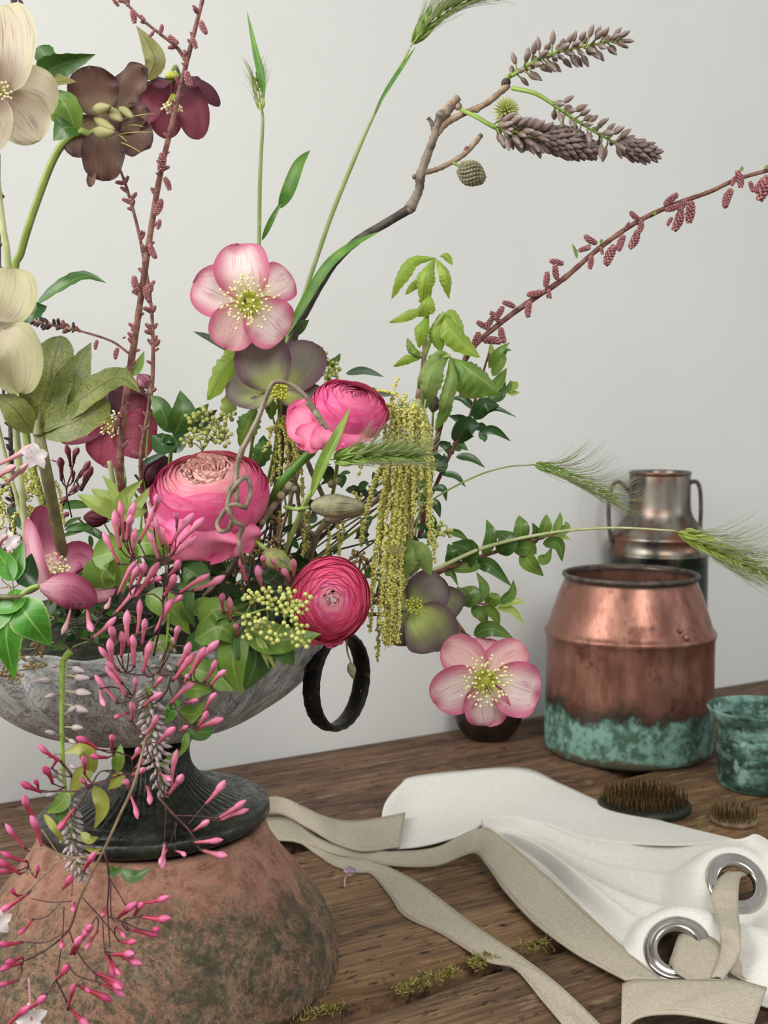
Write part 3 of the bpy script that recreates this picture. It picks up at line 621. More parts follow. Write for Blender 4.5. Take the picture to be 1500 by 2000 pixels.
# 1 pink star at the top of the arrangement
h = hell('pale pink open hellebore highest in the middle, facing forward', 485, 592, .80, [
 ([(490, 588, .010), (545, 552, .018), (568, 535, .018)], 42, 'p_pink', (.1, -1, .1), .12, .05),
 ([(488, 585, .003), (474, 530, -.001), (466, 477, .010)], 54, 'p_pink', (0, -1, -.15), .22, .05),
 ([(482, 590, .008), (430, 572, .010), (377, 552, .014)], 53, 'p_pink', (.25, -1, 0), .2, .05),
 ([(482, 596, .005), (455, 640, .004), (438, 681, .006)], 46, 'p_pink2', (.1, -1, .3), .18, .05),
 ([(488, 594, .001), (526, 630, -.001), (556, 658, .004)], 52, 'p_pink', (-.15, -1, .3), .16, .05)],
 stemto=[(492, 640, .03), (505, 720, .06), (470, 900, .07), (400, 1150, .07)])
stamens(h, 487, 592, .797, (0, -1, .05), 80, 52, 1.2, core=11); stylesp(h, 480, 592, .79, (0, -1, 0), 14)
# 2 slate flower seen from behind/side
h = hell('slate purple and green hellebore just under the high pink one', 540, 762, .815, [
 ([(545, 760, .004), (600, 770, .004), (636, 772, .006)], 24, 'p_grey', (0, -1, .6), .1, .05),
 ([(545, 760, .002), (585, 715, .006), (612, 668, .012)], 50, 'p_grey', (-.15, -1, .1), .15, .06),
 ([(540, 765, .001), (490, 762, .004), (445, 748, .008)], 42, 'p_slate', (.2, -1, .3), .15, .05),
 ([(535, 760, -.002), (515, 710, -.002), (500, 662, .008)], 56, 'p_grey', (0, -1, .1), .2, .05),
 ([(545, 768, -.002), (580, 782, -.004), (618, 782, 0)], 24, 'p_slate', (0, -1, .9), .1, .08),
 ([(538, 768, -.002), (510, 785, -.002), (480, 790, 0)], 18, 'p_slate', (0, -1, .9), .1, .08)],
 stemto=[(545, 820, .03), (520, 950, .05), (450, 1150, .06)])
stamens(h, 545, 765, .806, (0, -1, .2), 34, 22, 1.0, mat='nectar', am='nectar', core=9)
# 3 lower right pink
h = hell('pink and cream open hellebore lowest on the right near the copper pot', 950, 1325, .83, [
 ([(950, 1322, .006), (985, 1290, .012), (1030, 1268, .012)], 40, 'p_pink2', (-.1, -1, .3), .15, .06),
 ([(945, 1322, .006), (905, 1285, .010), (862, 1262, .010)], 44, 'p_pink2', (.1, -1, .3), .15, .06),
 ([(952, 1322, .014), (950, 1280, .024), (955, 1247, .030)], 46, 'p_pink2', (0, -1, .4), .1, .06),
 ([(945, 1328, .002), (895, 1345, .002), (846, 1372, .006)], 48, 'p_pink', (.2, -1, .2), .16, .06),
 ([(958, 1328, .002), (1010, 1345, -.001), (1054, 1356, .005)], 56, 'p_pink', (-.2, -1, .2), .18, .05),
 ([(950, 1332, .001), (950, 1375, -.001), (955, 1418, .006)], 46, 'p_pink', (0, -1, .45), .2, .08)],
 stemto=[(945, 1290, .025), (920, 1255, .035), (860, 1180, .05), (780, 1150, .06), (640, 1200, .065)], smat='twig')
stamens(h, 948, 1328, .826, (-.05, -1, .1), 80, 50, 1.2, core=12); stylesp(h, 950, 1340, .815, (0, -1, -.6), 26, 3)
# 4 slate pair under the catkins
h = hell('dusky green and purple hellebore tucked beside the hanging catkins', 808, 1190, .845, [
 ([(810, 1185, .006), (870, 1185, .008), (896, 1200, .008)], 44, 'p_slate', (-.3, -1, 0), .12, .04),
 ([(806, 1188, .002), (835, 1158, .002), (866, 1130, .006)], 44, 'p_grey', (-.1, -1, .1), .15, .05),
 ([(800, 1188, .004), (770, 1160, .006), (755, 1130, .008)], 34, 'p_grey', (.1, -1, .1), .15, .05),
 ([(806, 1192, -.002), (838, 1228, -.004), (852, 1272, .002)], 56, 'p_slate', (0, -1, .3), .22, .05),
 ([(800, 1195, .002), (785, 1230, .002), (780, 1262, .004)], 34, 'p_grey', (.1, -1, .3), .15, .05)],
 stemto=[(790, 1200, .02), (700, 1200, .04), (600, 1210, .05)], smat='twig')
stamens(h, 808, 1188, .838, (.1, -1, .5), 24, 20, .9, mat='nectar', am='nectar')
# 5 cup flower at left
h = hell('deep pink half closed hellebore cup low at the left', 95, 1120, .765, [
 ([(108, 1135, .02), (88, 1060, .028), (80, 986, .020)], 30, 'p_cup', (.1, -1, 0), .3, .03),
 ([(112, 1135, .02), (150, 1090, .028), (184, 1108, .022)], 34, 'p_cup', (-.2, -1, .3), .3, .04),
 ([(125, 1168, .006), (180, 1155, .008), (228, 1150, .002)], 31, 'p_cupout', (0, -1, .5), .25, .08),
 ([(98, 1165, .002), (66, 1105, -.004), (50, 1012, .010)], 25, 'p_cupout', (-.5, -1, 0), -.35, .03),
 ([(74, 1143, .0), (130, 1152, -.014), (190, 1178, -.002)], 35, 'p_cup', (0, -1, .2), -.4, .05)],
 stemto=[(70, 1150, .008), (45, 1160, .005), (20, 1168, .0)], smat='stemo')
stamens(h, 98, 1125, .772, (.35, -.3, .8), 46, 42, .8, mat='anther')
# 6 deep rose at left centre
h = hell('wine red hellebore with dark heart behind the olive leaves', 222, 815, .875, [
 ([(230, 815, .004), (250, 775, .008), (262, 748, .012)], 38, 'p_wined', (0, -1, -.3), .1, .05),
 ([(215, 810, .008), (205, 770, .01), (215, 742, .014)], 34, 'p_wined', (0, -1, -.3), .1, .05),
 ([(230, 818, -.002), (268, 805, .002), (296, 800, .01)], 36, 'p_wine', (.1, -1, .2), .15, .04),
 ([(220, 822, 0), (160, 835, .002), (112, 845, .008)], 36, 'p_wine', (.1, -1, .4), .2, .04),
 ([(222, 825, -.002), (210, 868, -.002), (200, 910, .004)], 42, 'p_rose', (0, -1, .4), .15, .05),
 ([(228, 824, -.004), (265, 845, -.004), (304, 860, .004)], 52, 'p_rose', (0, -1, .35), .15, .05)],
 stemto=[(225, 900, .03), (240, 1000, .03), (260, 1200, .03)])
stamens(h, 222, 822, .868, (-.2, -1, -.1), 46, 30, 1.1, mat='stamen', am='anther', sc=.8)
# 7 wine nodding one, upper left
h = hell('burgundy nodding hellebore behind the reddish twig at the top', 338, 165, .90, [
 ([(335, 160, .01), (295, 175, .006), (250, 190, .002)], 20, 'p_wined', (0, -1, .8), .2, .08),
 ([(340, 158, .01), (385, 170, .006), (428, 208, .002)], 20, 'p_wined', (0, -1, .8), .2, .08),
 ([(338, 160, .012), (325, 215, .012), (330, 272, .01)], 34, 'p_wine', (0, -1, .1), .2, .06),
 ([(332, 162, .006), (295, 200, -.004), (278, 240, -.004)], 26, 'p_wine', (.1, -1, .1), .2, .08),
 ([(345, 162, .006), (375, 210, -.004), (388, 273, -.002)], 32, 'p_wine', (-.1, -1, .1), .25, .06),
 ([(340, 155, -.004), (320, 158, -.018), (308, 172, -.022)], 24, 'p_wined', (0, -.6, 1), .2, .05),
 ([(340, 155, -.004), (365, 160, -.014), (385, 170, -.02)], 24, 'p_wined', (0, -.6, 1), .2, .05)],
 stemto=[(336, 142, -.004), (345, 132, .01), (350, 180, .03), (318, 325, .03), (287, 500, .03), (265, 670, .03), (240, 860, .03), (240, 1150, .03)])
stamens(h, 338, 185, .885, (0, -.35, -1), 26, 34, .5, mat='stamen', am='anther')
h.part('receptacle', B().ball2(A(336, 148, .892), 14*PX(.89), (0, -.3, 1), .6), M['nectar'])
# 8 brown one with pods
h = hell('brown hellebore with swollen pale seed pods at the upper left', 212, 235, .83, [
 ([(222, 225, .01), (250, 175, .014), (285, 132, .006)], 36, 'p_brown', (-.1, -1, .2), .2, .24),
 ([(205, 225, .008), (185, 180, .010), (176, 128, .004)], 50, 'p_brown', (.1, -1, .1), .22, .12),
 ([(215, 240, .008), (255, 235, .012), (292, 215, .008)], 30, 'p_brown', (-.1, -1, .2), .15, .14),
 ([(200, 240, .012), (165, 270, .012), (142, 305, .008)], 42, 'p_brown', (.2, -1, .1), .2, .12),
 ([(222, 248, .01), (262, 270, .008), (294, 287, .004)], 40, 'p_brown', (-.1, -1, .3), .2, .14),
 ([(208, 245, .006), (203, 300, .002), (200, 354, .006)], 42, 'p_brown', (0, -1, .2), .22, .12),
 ([(185, 320, .006), (180, 345, .004), (176, 366, .002)], 9, 'p_brown', (0, -1, .2), .4, .1)],
 stemto=[(180, 262, .012), (150, 258, .008), (110, 300, .01), (70, 400, .01), (42, 490, .015), (30, 560, .02), (60, 900, .03), (170, 1200, .03)], sr=8, smat='stemg')
h.part('receptacle', B().ball2(A(212, 240, .838), 26*PX(.83), (0, -1, 0), .4), M['p_brown'])
for i, (a0, a1, w) in enumerate([((190, 220), (217, 212), 11), ((218, 220), (240, 238), 11), ((192, 238), (226, 256), 9), ((192, 262), (226, 262), 12), ((240, 218), (262, 232), 9)]):
    p, q = A(*a0, .822), A(*a1, .80); d = q-p; l = d.length
    h.part('seed_pod', B().ball2(p.lerp(q, .5)+V((0, -.006, 0)), w*PX(.82), d+V((0, .004, 0)), l/2/(w*PX(.82)), 14, 12, tipp=.5), M['pod'])
for a0, a1 in (((240, 232), (302, 222)), ((228, 262), (248, 277)), ((232, 262), (300, 258)), ((236, 278), (277, 299)), ((250, 245), (280, 247))):
    h.part('style', B().tube([A(*a0, .805), A((a0[0]+a1[0])/2, (a0[1]+a1[1])/2-2, .795), A(*a1, .79)], [.9*PX(.8), .4*PX(.8)], 5, 8), M['stamen'])
# 9 cream at the very top left
h = hell('large cream and mauve hellebore cut by the top left corner', 0, 180, .74, [
 ([(5, 180, .01), (55, 190, .012), (104, 222, .010)], 62, 'p_cream', (-.1, -1, .1), .15, .06),
 ([(-5, 180, .01), (-50, 200, .012), (-100, 230, .010)], 60, 'p_cream', (-.1, -1, .1), .15, .06),
 ([(2, 190, .004), (45, 230, .004), (78, 275, .006)], 50, 'p_cream', (-.1, -1, .2), .15, .08),
 ([(0, 190, 0), (-2, 240, 0), (-12, 292, .004)], 28, 'p_cream', (.1, -1, .1), .15, .06),
 ([(0, 175, -.002), (8, 95, -.012), (2, 12, .004)], 66, 'p_cream', (0, -1, .1), .3, .06)],
 stemto=[(-10, 230, .02), (-8, 330, .02), (5, 440, .02), (16, 520, .02), (20, 700, .03), (60, 1150, .05)], sr=7, smat='stempale')
stamens(h, -2, 182, .736, (.5, -1, .1), 30, 26, .8, mat='nectar')
# 10 cream green, mid left
h = hell('large pale green hellebore cut by the left edge', -5, 640, .745, [
 ([(-5, 625, .004), (10, 580, .002), (20, 522, .010)], 62, 'p_cream2', (.1, -1, .1), .2, .08),
 ([(0, 645, .008), (40, 605, .01), (70, 590, .012)], 22, 'p_cream2', (.1, -1, .1), .2, .06),
 ([(0, 648, .0), (28, 690, -.004), (34, 768, .006)], 60, 'p_cream2', (-.1, -1, .2), .25, .08),
 ([(-10, 650, .004), (-50, 700, .004), (-70, 760, .006)], 60, 'p_cream2', (-.1, -1, .2), .25, .08)],
 stemto=[(-20, 700, .02), (-10, 800, .03), (40, 1000, .04), (100, 1180, .05)], smat='stempale')
# small buds and back petals
def rosebud(label, x, y, Y, w, hgt, dr, m, stem):
    t = plant('hellebore_bud', label, 'flower bud', x, y, Y); d = V(dr).normalized(); o = A(x, y, Y); p = PX(Y)
    for i in range(5):
        a = 2*pi*i/5; e1 = d.orthogonal().normalized(); e2 = d.cross(e1); er = e1*cos(a)+e2*sin(a)
        P = [o-d*hgt*.5*p, o-d*hgt*.2*p+er*w*.42*p, o+d*hgt*.15*p+er*w*.46*p, o+d*hgt*.5*p+er*w*.08*p]
        t.part('petal', B().blade(P, w*.42*p, 'round', er, -.35, 8, 10), M[m])
    if stem: t.stem(stem, 2.4, M['stemg'], Y)
rosebud('small closed blush hellebore bud beside the wine red bloom', 280, 745, .87, 32, 34, (-.4, -.2, .6), 'p_cupout', [(288, 760), (292, 800), (285, 900), (270, 1100)])
rosebud('dark wine bud peeping out left of the biggest ranunculus', 188, 1012, .86, 34, 50, (-1, -.3, .1), 'p_wine', [(210, 1014), (250, 1020), (280, 1120)])
rosebud('dusky purple bud behind the big peach topped ranunculus', 305, 925, .875, 60, 80, (.5, 0, .9), 'p_wined', [(300, 965), (300, 1100)])
rosebud('dusky mauve bud half hidden behind the oak leaves', 848, 790, .91, 24, 34, (.2, 0, 1), 'p_grey', [(846, 805), (838, 900), (800, 1100)])
# ---------------------------------------------------------------- ranunculus
def ranun(label, cx, cy, Y, R, axis, mats, L=15, top=12, skirt=(), squash=1., stem=None, heartn=24, shr=.40, hr=.8):
    t = plant('ranunculus', label, 'flower', cx, cy, Y, None); o = A(cx, cy, Y); a = V(axis).normalized(); R = R*PX(Y)
    e1 = a.orthogonal().normalized(); e2 = a.cross(e1)
    for i in range(L):
        s = i/(L-1); Ri = R*(1-shr*s**1.05); M_ = int(round(lerp(8, 4, s))); th0 = radians(lerp(78, top, s**.85))
        bs = 1.0-.05*s; mat = M[mats[min(int(s*len(mats)), len(mats)-1)]]
        for j in range(M_):
            ph = 2*pi*(j+.5*(i % 2)+random.uniform(-.15, .15))/M_+i*.37; wd_ = 2*pi/M_*.82*random.uniform(.95, 1.15)
            jr = random.uniform(-.06, .06); nu, nv = 16, 11; vs = []; uvs = []; tmax = radians(158) if i < 3 else min(radians(150), th0+radians(62))
            for v in range(nv+1):
                tv = v/nv
                for u in range(nu+1):
                    du = (u/nu*2-1); rim = th0+jr+.20*du*du+.035*sin(du*5+i*2+j*1.3)
                    th = lerp(tmax, rim, tv**.8); f = ph+du*wd_*(.35+.65*sin(pi*min(1, tv*1.1)/2))
                    r = Ri*(1+.020*tv**4+.010*sin(du*4+i+j*2)*tv+.012*(j % 2))*(1-.02*abs(du)**2)
                    p = (e1*cos(f)+e2*sin(f))*sin(th)*r+a*(cos(th)*r*.90*bs); p = V((p.x, p.y, p.z*squash)); vs.append(o+p); uvs.append((u/nu, tv))
            w = nu+1; b = B().put(vs, [(y_*w+x_, y_*w+x_+1, (y_+1)*w+x_+1, (y_+1)*w+x_) for y_ in range(nv) for x_ in range(nu)], uvs)
            t.part('petal', b, mat)
    # ruffled heart
    for i in range(heartn):
        th = i*2.39996; q = sqrt((i+.5)/heartn); rr = R*.60*sin(radians(top+8))*q*1.1; er = e1*cos(th)+e2*sin(th); b0 = o+er*rr*hr+a*R*(.36 if shr > .35 else .42)
        P = [b0, b0+a*R*.10+er*R*.02, b0+a*R*(.17-.05*q)+(-er*R*.03 if i % 2 else er*R*.02)]
        t.part('heart_petal', B().blade([V(p) for p in P], R*.10, 'round', -er+a*.1, .4, 6, 6, ruf=.2, rph=i), M[mats[-1]])
    for pts, hw, m, n in skirt:
        P = [A(q[0], q[1], Y+(q[2] if len(q) > 2 else 0)) for q in pts]; t.part('petal', B().blade(P, hw*PX(Y), 'round', n, .10, 16, 14, ruf=.16, rph=hw), M[m])
    if stem: t.stem(stem, 4, M['stemg'], Y)
    return t
ranun('biggest pink ranunculus with a peach heart above the urn', 410, 965, .79, 114, (-.04, -.50, .86), ['r_out', 'r_mid', 'r_mid', 'r_in', 'r_in', 'r_heart'], L=18, top=34, squash=.93,
 skirt=[([(330, 1000, -.025), (318, 1040, -.022), (305, 1068, -.012)], 44, 'r_mid', (-.4, -1, .2)), ([(400, 1020, -.03), (400, 1060, -.03), (410, 1092, -.02)], 66, 'r_mid', (0, -1, .3)),
        ([(460, 1010, -.02), (470, 1050, -.018), (480, 1078, -.01)], 40, 'r_mid', (.3, -1, .2)), ([(360, 1015, -.035), (345, 1040, -.038), (335, 1062, -.034)], 36, 'r_out', (-.2, -1, .5))],
 stem=[(410, 1040, .02), (380, 1150, .07), (340, 1220, .09)], heartn=60, shr=.24, hr=1.05)
ranun('magenta ranunculus tilted to the right below the slate hellebore', 683, 800, .80, 76, (.32, -.52, .79), ['r_out', 'r_out', 'r_mid', 'r_mid', 'r_mid'], L=18, top=12, squash=.93,
 skirt=[([(650, 830, .0), (605, 825, -.008), (568, 800, -.004)], 46, 'r_mid', (-.3, -1, .2)), ([(640, 835, -.01), (605, 855, -.014), (592, 878, -.01)], 30, 'r_mid', (-.2, -1, .3)),
        ([(650, 830, -.015), (640, 860, -.02), (640, 878, -.015)], 34, 'r_mid', (0, -1, .3)), ([(690, 840, -.018), (690, 868, -.02), (700, 882, -.012)], 34, 'r_out', (.2, -1, .2)), ([(620, 810, .002), (590, 810, .0), (572, 840, .004)], 30, 'r_mid', (-.3, -1, .1))],
 stem=[(665, 860, .02), (640, 1000, .06), (560, 1180, .08)], heartn=14)
ranun('crimson pink ranunculus facing forward by the urn rim', 645, 1170, .78, 78, (.10, -.93, .10), ['r_red', 'r_red', 'r_red', 'r_red', 'r_mid', 'r_in'], L=17, top=15, squash=1.08,
 skirt=[([(610, 1225, -.005), (625, 1245, -.004), (632, 1258, 0)], 26, 'r_red', (-.2, -1, .2)), ([(640, 1222, -.004), (648, 1243, -.004), (652, 1262, 0)], 24, 'r_red', (0, -1, .2))],
 stem=[(640, 1180, .06), (600, 1210, .09), (520, 1230, .1)], heartn=20)
# ---------------------------------------------------------------- leaf shoots
def shoot(name, label, cat, stem, sr, smat, Y, leaves, lname='leaf', **kw):
    t = plant(name, label, cat, stem[0][0], stem[0][1], Y+(stem[0][2] if len(stem[0]) > 2 else 0))
    if sr: t.stem(stem, sr, M[smat], Y)
    for L in leaves:
        pts, hw, m = L[:3]; ex = dict(kw); ex.update(L[3] if len(L) > 3 else {}); t.leaf(pts, hw, M[m], Y, lname, **ex)
    return t
T = shoot('hellebore_foliage', 'big veined olive green leaves on a thick stalk at the left', 'leaves', [(150, 1200, .06), (118, 1060, .03), (92, 930, 0), (74, 838, 0)], [9, 12, 12, 11], 'stemo', .76, [
 ([(74, 842, 0), (92, 760, -.004), (118, 655, .006)], 56, 'l_olive', dict(n=(-.25, -1, 0), cup=.12, serr=(6, .10), ruf=.06, sh='round')),
 ([(76, 846, 0), (140, 745, -.006), (178, 668, .004)], 34, 'l_olive', dict(n=(.3, -1, .1), serr=(6, .12), cup=.1, ruf=.06)),
 ([(78, 846, -.002), (165, 775, -.010), (232, 738, -.006), (276, 768, -.012)], 30, 'l_olive', dict(n=(0, -1, .5), cup=.2, serr=(7, .12), ruf=.1)),
 ([(84, 846, -.002), (150, 822, -.012), (212, 782, -.004)], 38, 'l_olive', dict(n=(.1, -1, .3), cup=.15, serr=(6, .1), sh='round')),
 ([(64, 846, 0), (30, 800, -.006), (-10, 770, -.002)], 30, 'l_olive', dict(n=(-.2, -1, .2), cup=.15, serr=(6, .08)))])
T.stem([(74, 850), (75, 820), (100, 730)], [11, 5, 2], M['stemo'], .757, name='petiole')
shoot('hellebore_foliage', 'dark toothed leaf behind the cream hellebore at the top left', 'leaves', [(150, 262, .02), (100, 210, .02), (70, 150, .02)], 3, 'stemg', .80, [
 ([(70, 165, .01), (110, 130, .012), (187, 106, .008)], 30, 'l_deep', dict(n=(0, -1, -.6), fold=.5, serr=(7, .15))),
 ([(75, 90, .02), (90, 110, .02), (115, 135, .02)], 22, 'l_deep', dict(serr=(5, .15))),
 ([(90, 170, .012), (105, 160, .006), (150, 160, .004)], 26, 'l_bract', dict(n=(0, -1, .9), serr=(5, .12))),
 ([(150, 258, .01), (128, 205, .004), (100, 178, .008)], 26, 'l_green', dict(n=(.2, -1, 0), fold=.3, serr=(4, .15))),
 ([(148, 252, .01), (115, 225, .008), (88, 200, .01)], 20, 'l_green', dict(n=(.1, -1, .4), serr=(4, .15))),
 ([(148, 250, .008), (125, 250, .0), (104, 275, .004)], 28, 'l_deep', dict(n=(0, -1, .3), serr=(4, .12)))])
shoot('hellebore_bract', 'pointed olive bract standing above the burgundy hellebore', 'leaf', [(250, 180, .02), (262, 165, .01), (278, 155)], 3, 'stemg', .88, [([(284, 158), (303, 120, -.006), (290, 85, -.004), (266, 50)], 20, 'l_bract', dict(n=(.2, -1, 0), fold=-.3))])
shoot('hellebore_foliage', 'narrow dark green toothed leaf arching over the thin twig', 'leaves', [(36, 640, .01), (38, 600, .005)], 7, 'stemo', .80, [
 ([(70, 596), (120, 560, -.006), (165, 540, -.004), (209, 553)], 17, 'l_deep', dict(n=(0, -1, .8), serr=(6, .2), cup=.3)),
 ([(32, 622), (62, 606, -.008), (92, 598)], 26, 'l_dark', dict(n=(.1, -1, .4), serr=(5, .2))),
 ([(34, 590, .004), (40, 610, 0), (44, 640, 0)], 12, 'l_dark', {})])
T = shoot('hellebore_foliage', 'bright glossy green leaf whorl at the left edge over the urn rim', 'leaves', [(-20, 1165, .0), (20, 1166, -.006), (42, 1165, -.004)], 5, 'stemo', .725, [
 ([(32, 1172), (62, 1215, -.008), (100, 1262, 0)], 40, 'l_bright', dict(n=(-.1, -1, .4), serr=(9, .06), fold=-.15)),
 ([(28, 1175), (12, 1240, -.008), (28, 1328, .0)], 36, 'l_bright', dict(n=(0, -1, .4), serr=(9, .06), fold=-.15)),
 ([(28, 1172), (-20, 1210, -.004), (-50, 1260, 0)], 34, 'l_bright', dict(n=(0, -1, .5), serr=(8, .06))),
 ([(30, 1150, .004), (24, 1180, -.004), (-30, 1195, 0)], 22, 'l_bright', dict(n=(0, -1, .8))),
 ([(25, 1135), (10, 1100, .004), (-16, 1062, .006)], 22, 'l_bright', dict(n=(-.1, -1, .2), serr=(6, .06))),
 ([(28, 1135), (32, 1100, .006), (46, 1056, .010)], 20, 'l_bright', dict(n=(.1, -1, .2), fold=.2)),
 ([(34, 1140, .006), (52, 1120, .012), (62, 1080, .012)], 26, 'l_dark', dict(n=(.3, -1, .1)))])
T.stem([(40, 1164), (58, 1150), (76, 1144)], 5, M['stemg'], .725)
T = shoot('hellebore_foliage', 'lime green spidery flower collar left of the big ranunculus', 'leaves', [(230, 1060, .04), (238, 1010, .02)], 4, 'stemg', .80, [
 ([(236, 1016), (195, 990, -.012), (150, 965, -.006)], 20, 'l_lime', dict(n=(.1, -1, .8), fold=.3)),
 ([(236, 1012), (210, 978, .0), (178, 954, .006)], 20, 'l_lime', dict(n=(.2, -1, .2))),
 ([(238, 1008), (230, 968, .0), (200, 928, .004)], 14, 'l_lime', dict(n=(0, -1, .1))),
 ([(240, 1006), (248, 970, .0), (280, 936, -.004)], 15, 'l_lime', dict(n=(-.1, -1, .1), fold=.3)),
 ([(242, 1010), (270, 985, -.006), (298, 948, -.004)], 12, 'l_lime', dict(n=(-.1, -1, .4))),
 ([(242, 1012), (262, 1002, -.01), (288, 996, -.006)], 18, 'l_lime', dict(n=(0, -1, .9))),
 ([(240, 1014), (240, 1008, -.015), (262, 1022, -.012)], 14, 'l_lime', dict(n=(0, -1, 1)))])
T.stem([(214, 900), (222, 950), (228, 975)], [5, 6, 6], M['stempale'], .81)
shoot('glossy_foliage', 'dark glossy oval leaves between the wine hellebore and pale berries', 'leaves', [(325, 1000, .03), (332, 900, .01), (338, 850)], 4, 'stemg', .85, [
 ([(340, 850), (358, 808, -.006), (352, 762)], 27, 'l_deep', dict(n=(.3, -1, 0), serr=(7, .06), sh='leaf')),
 ([(332, 846), (316, 800, -.004), (294, 772, .004)], 22, 'l_deep', dict(n=(-.3, -1, 0))),
 ([(336, 850), (318, 868, -.008), (296, 850, -.004)], 24, 'l_dark', dict(n=(0, -1, .4))),
 ([(338, 850), (345, 868, -.008), (330, 880, -.004)], 20, 'l_dark', dict(n=(0, -1, .4))),
 ([(370, 820, .01), (390, 808, .01), (408, 788, .012)], 13, 'l_deep', {}),
 ([(365, 835, .01), (390, 825, .01), (425, 800, .012)], 18, 'l_fill', {}),
 ([(258, 735, .01), (272, 712, .01), (282, 685, .01)], 10, 'l_green', dict(n=(0, -1, .2))),
 ([(240, 730, .012), (256, 715, .01), (265, 700, .01)], 7, 'l_green', {})])
shoot('eucalyptus_shoot', 'slender blue green blades poking out around the high hellebore', 'leaves', [(560, 1000, .05), (540, 850, .03), (520, 760, .02)], 2, 'stemg', .86, [
 ([(462, 692), (420, 665), (377, 647)], 8, 'l_blue', {}), ([(675, 730, .01), (710, 724, .006), (750, 736, 0)], 8, 'l_blue', {}),
 ([(560, 660), (585, 645), (604, 624)], 8, 'l_deep', {}), ([(630, 715), (655, 705), (665, 690)], 7, 'l_deep', {}),
 ([(268, 912), (300, 895), (345, 874)], 6, 'l_blue', {}), ([(740, 770), (755, 770), (775, 768)], 5, 'l_blue', {}), ([(700, 760), (735, 765), (752, 770)], 7, 'l_blue', {})], sh='lance')
# strap leaf and grasses
shoot('grass_blade', 'long green blade lying along the dark arching branch', 'grass blade', [(560, 700, .02), (556, 680), (562, 655)], 3, 'stemg', .84, [([(556, 662), (590, 600), (640, 520), (690, 478), (742, 452)], 12, 'l_grass', dict(n=(-.5, -1, .3), sh='lance', nv=24)), ([(548, 672), (575, 635), (604, 625)], 6, 'l_dark', dict(sh='lance'))])
def spike_mesh(m, nm='spikelet'): return B().blade([V((0, 0, 0)), V((0, -.06, .5)), V((0, .02, 1))], .20, 'lance', (0, -1, 0), -.9, 6, 8).put([V((.14*cos(a)*sin(pi*z), .10*sin(a)*sin(pi*z)+.05, z)) for z in (0, .25, .5, .75, 1) for a in (0, 1.57, 3.14, 4.71)], [(j*4+i, j*4+(i+1) % 4, (j+1)*4+(i+1) % 4, (j+1)*4+i) for j in range(4) for i in range(4)]).mesh(nm, M[m])
SPM = {'grain': spike_mesh('grain'), 'grain2': spike_mesh('grain2')}
def ear(t, P, Y, hw, n, m, awl, awspread=.35, aside=0, seed=1, sl=1.0, dens=1, face=(0, -1, 0)):
    C = catmull([A(p[0], p[1], Y+(p[2] if len(p) > 2 else 0)) for p in P], n+4); aw = B(); rn = random.Random(seed); px = PX(Y); Fc = V(face)
    t.part('rachis', B().tube(C, 1.4*px, 6), M[m])
    for i in range(n):
        T_ = (C[i+2]-C[i]).normalized(); X = T_.cross(Fc).normalized(); tt = i/(n-1); w = hw*px*(sin(pi*min(1, tt*.75+.18))**.6)
        for s in (-1, 1, 0) if dens > 1 else (-1, 1):
            d = (T_+X*s*(.42 if s else .05)-Fc*(-.15 if s else -.3)).normalized(); p = C[i+1]+X*s*w*.18+Fc*(.5*px if s else 3*px)
            L = hw*px*1.25*sl*(1-.25*tt); t.inst('spikelet', SPM[m], p, d, (L*1., L*1., L), roll=None)
            e = p+d*L*.95
            for q in range(3 if awl > 0 else 0):
                ad = (T_+X*(s*awspread+rn.uniform(-.15, .15)+aside*.2)+V((rn.uniform(-.1, .1), rn.uniform(-.2, .1), rn.uniform(-.08, .08)))).normalized(); al = awl*px*rn.uniform(.6, 1.1)*(1-.3*tt)
                aw.tube([e, e+ad*al*.5, e+(ad+X*(s*.10+aside*.22)).normalized()*al], [.5*px, .4*px, .2*px], 3, 5)
    t.part('awns', aw, M['awn'], kind='stuff')
T = plant('barley_stem', 'upright barley ear with a tall pointed leaf left of centre', 'grass', 470, 1180, .90)
T.stem([(470, 1180), (490, 900), (503, 600), (506, 470), (508, 340), (513, 240), (510, 205)], [3.4, 3.4, 3.6, 3.8, 3.8, 3.2, 2], M['stemgrass'], .88)
ear(T, [(511, 222), (506, 180), (500, 140)], .875, 15, 9, 'grain', 62, .16, seed=3)
T.leaf([(515, 187, -.004), (512, 150, -.006), (500, 100, -.004), (482, 20)], 8, M['l_grass'], .875, n=(-.4, -1, 0), sh='lance', nv=20, fold=.3)
T.leaf([(511, 470), (528, 432, -.004), (553, 388)], 6, M['l_grass'], .88, n=(.6, -1, 0), sh='lance', fold=.3)
T.leaf([(545, 408), (562, 375, -.003), (583, 322), (606, 293)], 13, M['l_grass'], .88, n=(.1, -1, .1), sh='lance', nv=18)
T = plant('barley_stem', 'tall barley stem whose ear is cut by the top of the frame', 'grass', 560, 1180, .91)
T.stem([(560, 1180, .01), (570, 900, .01), (576, 660), (630, 470), (690, 315), (740, 205), (800, 96)], [4.5, 4.5, 4.5, 4.4, 4.2, 2.6, 2.0], M['stemgrass'], .90)
ear(T, [(801, 92), (840, 42), (890, 8), (960, -20)], .90, 24, 22, 'grain2', 90, .2, seed=5, dens=2)
T.leaf([(730, 222, -.003), (760, 170, -.006), (790, 125), (813, 90)], 4.5, M['l_grass'], .90, n=(-.3, -1, .1), sh='lance', fold=.3)
T = plant('barley_stem', 'thin barley ear drooping above the metal can handle', 'grass', 700, 1120, .93)
T.stem([(700, 1120, .04), (790, 1020, .02), (850, 972), (930, 930), (990, 912), (1040, 908)], [2.4, 2.2, 2.0, 1.8, 1.5, 1.2], M['stemgrass'], .89)
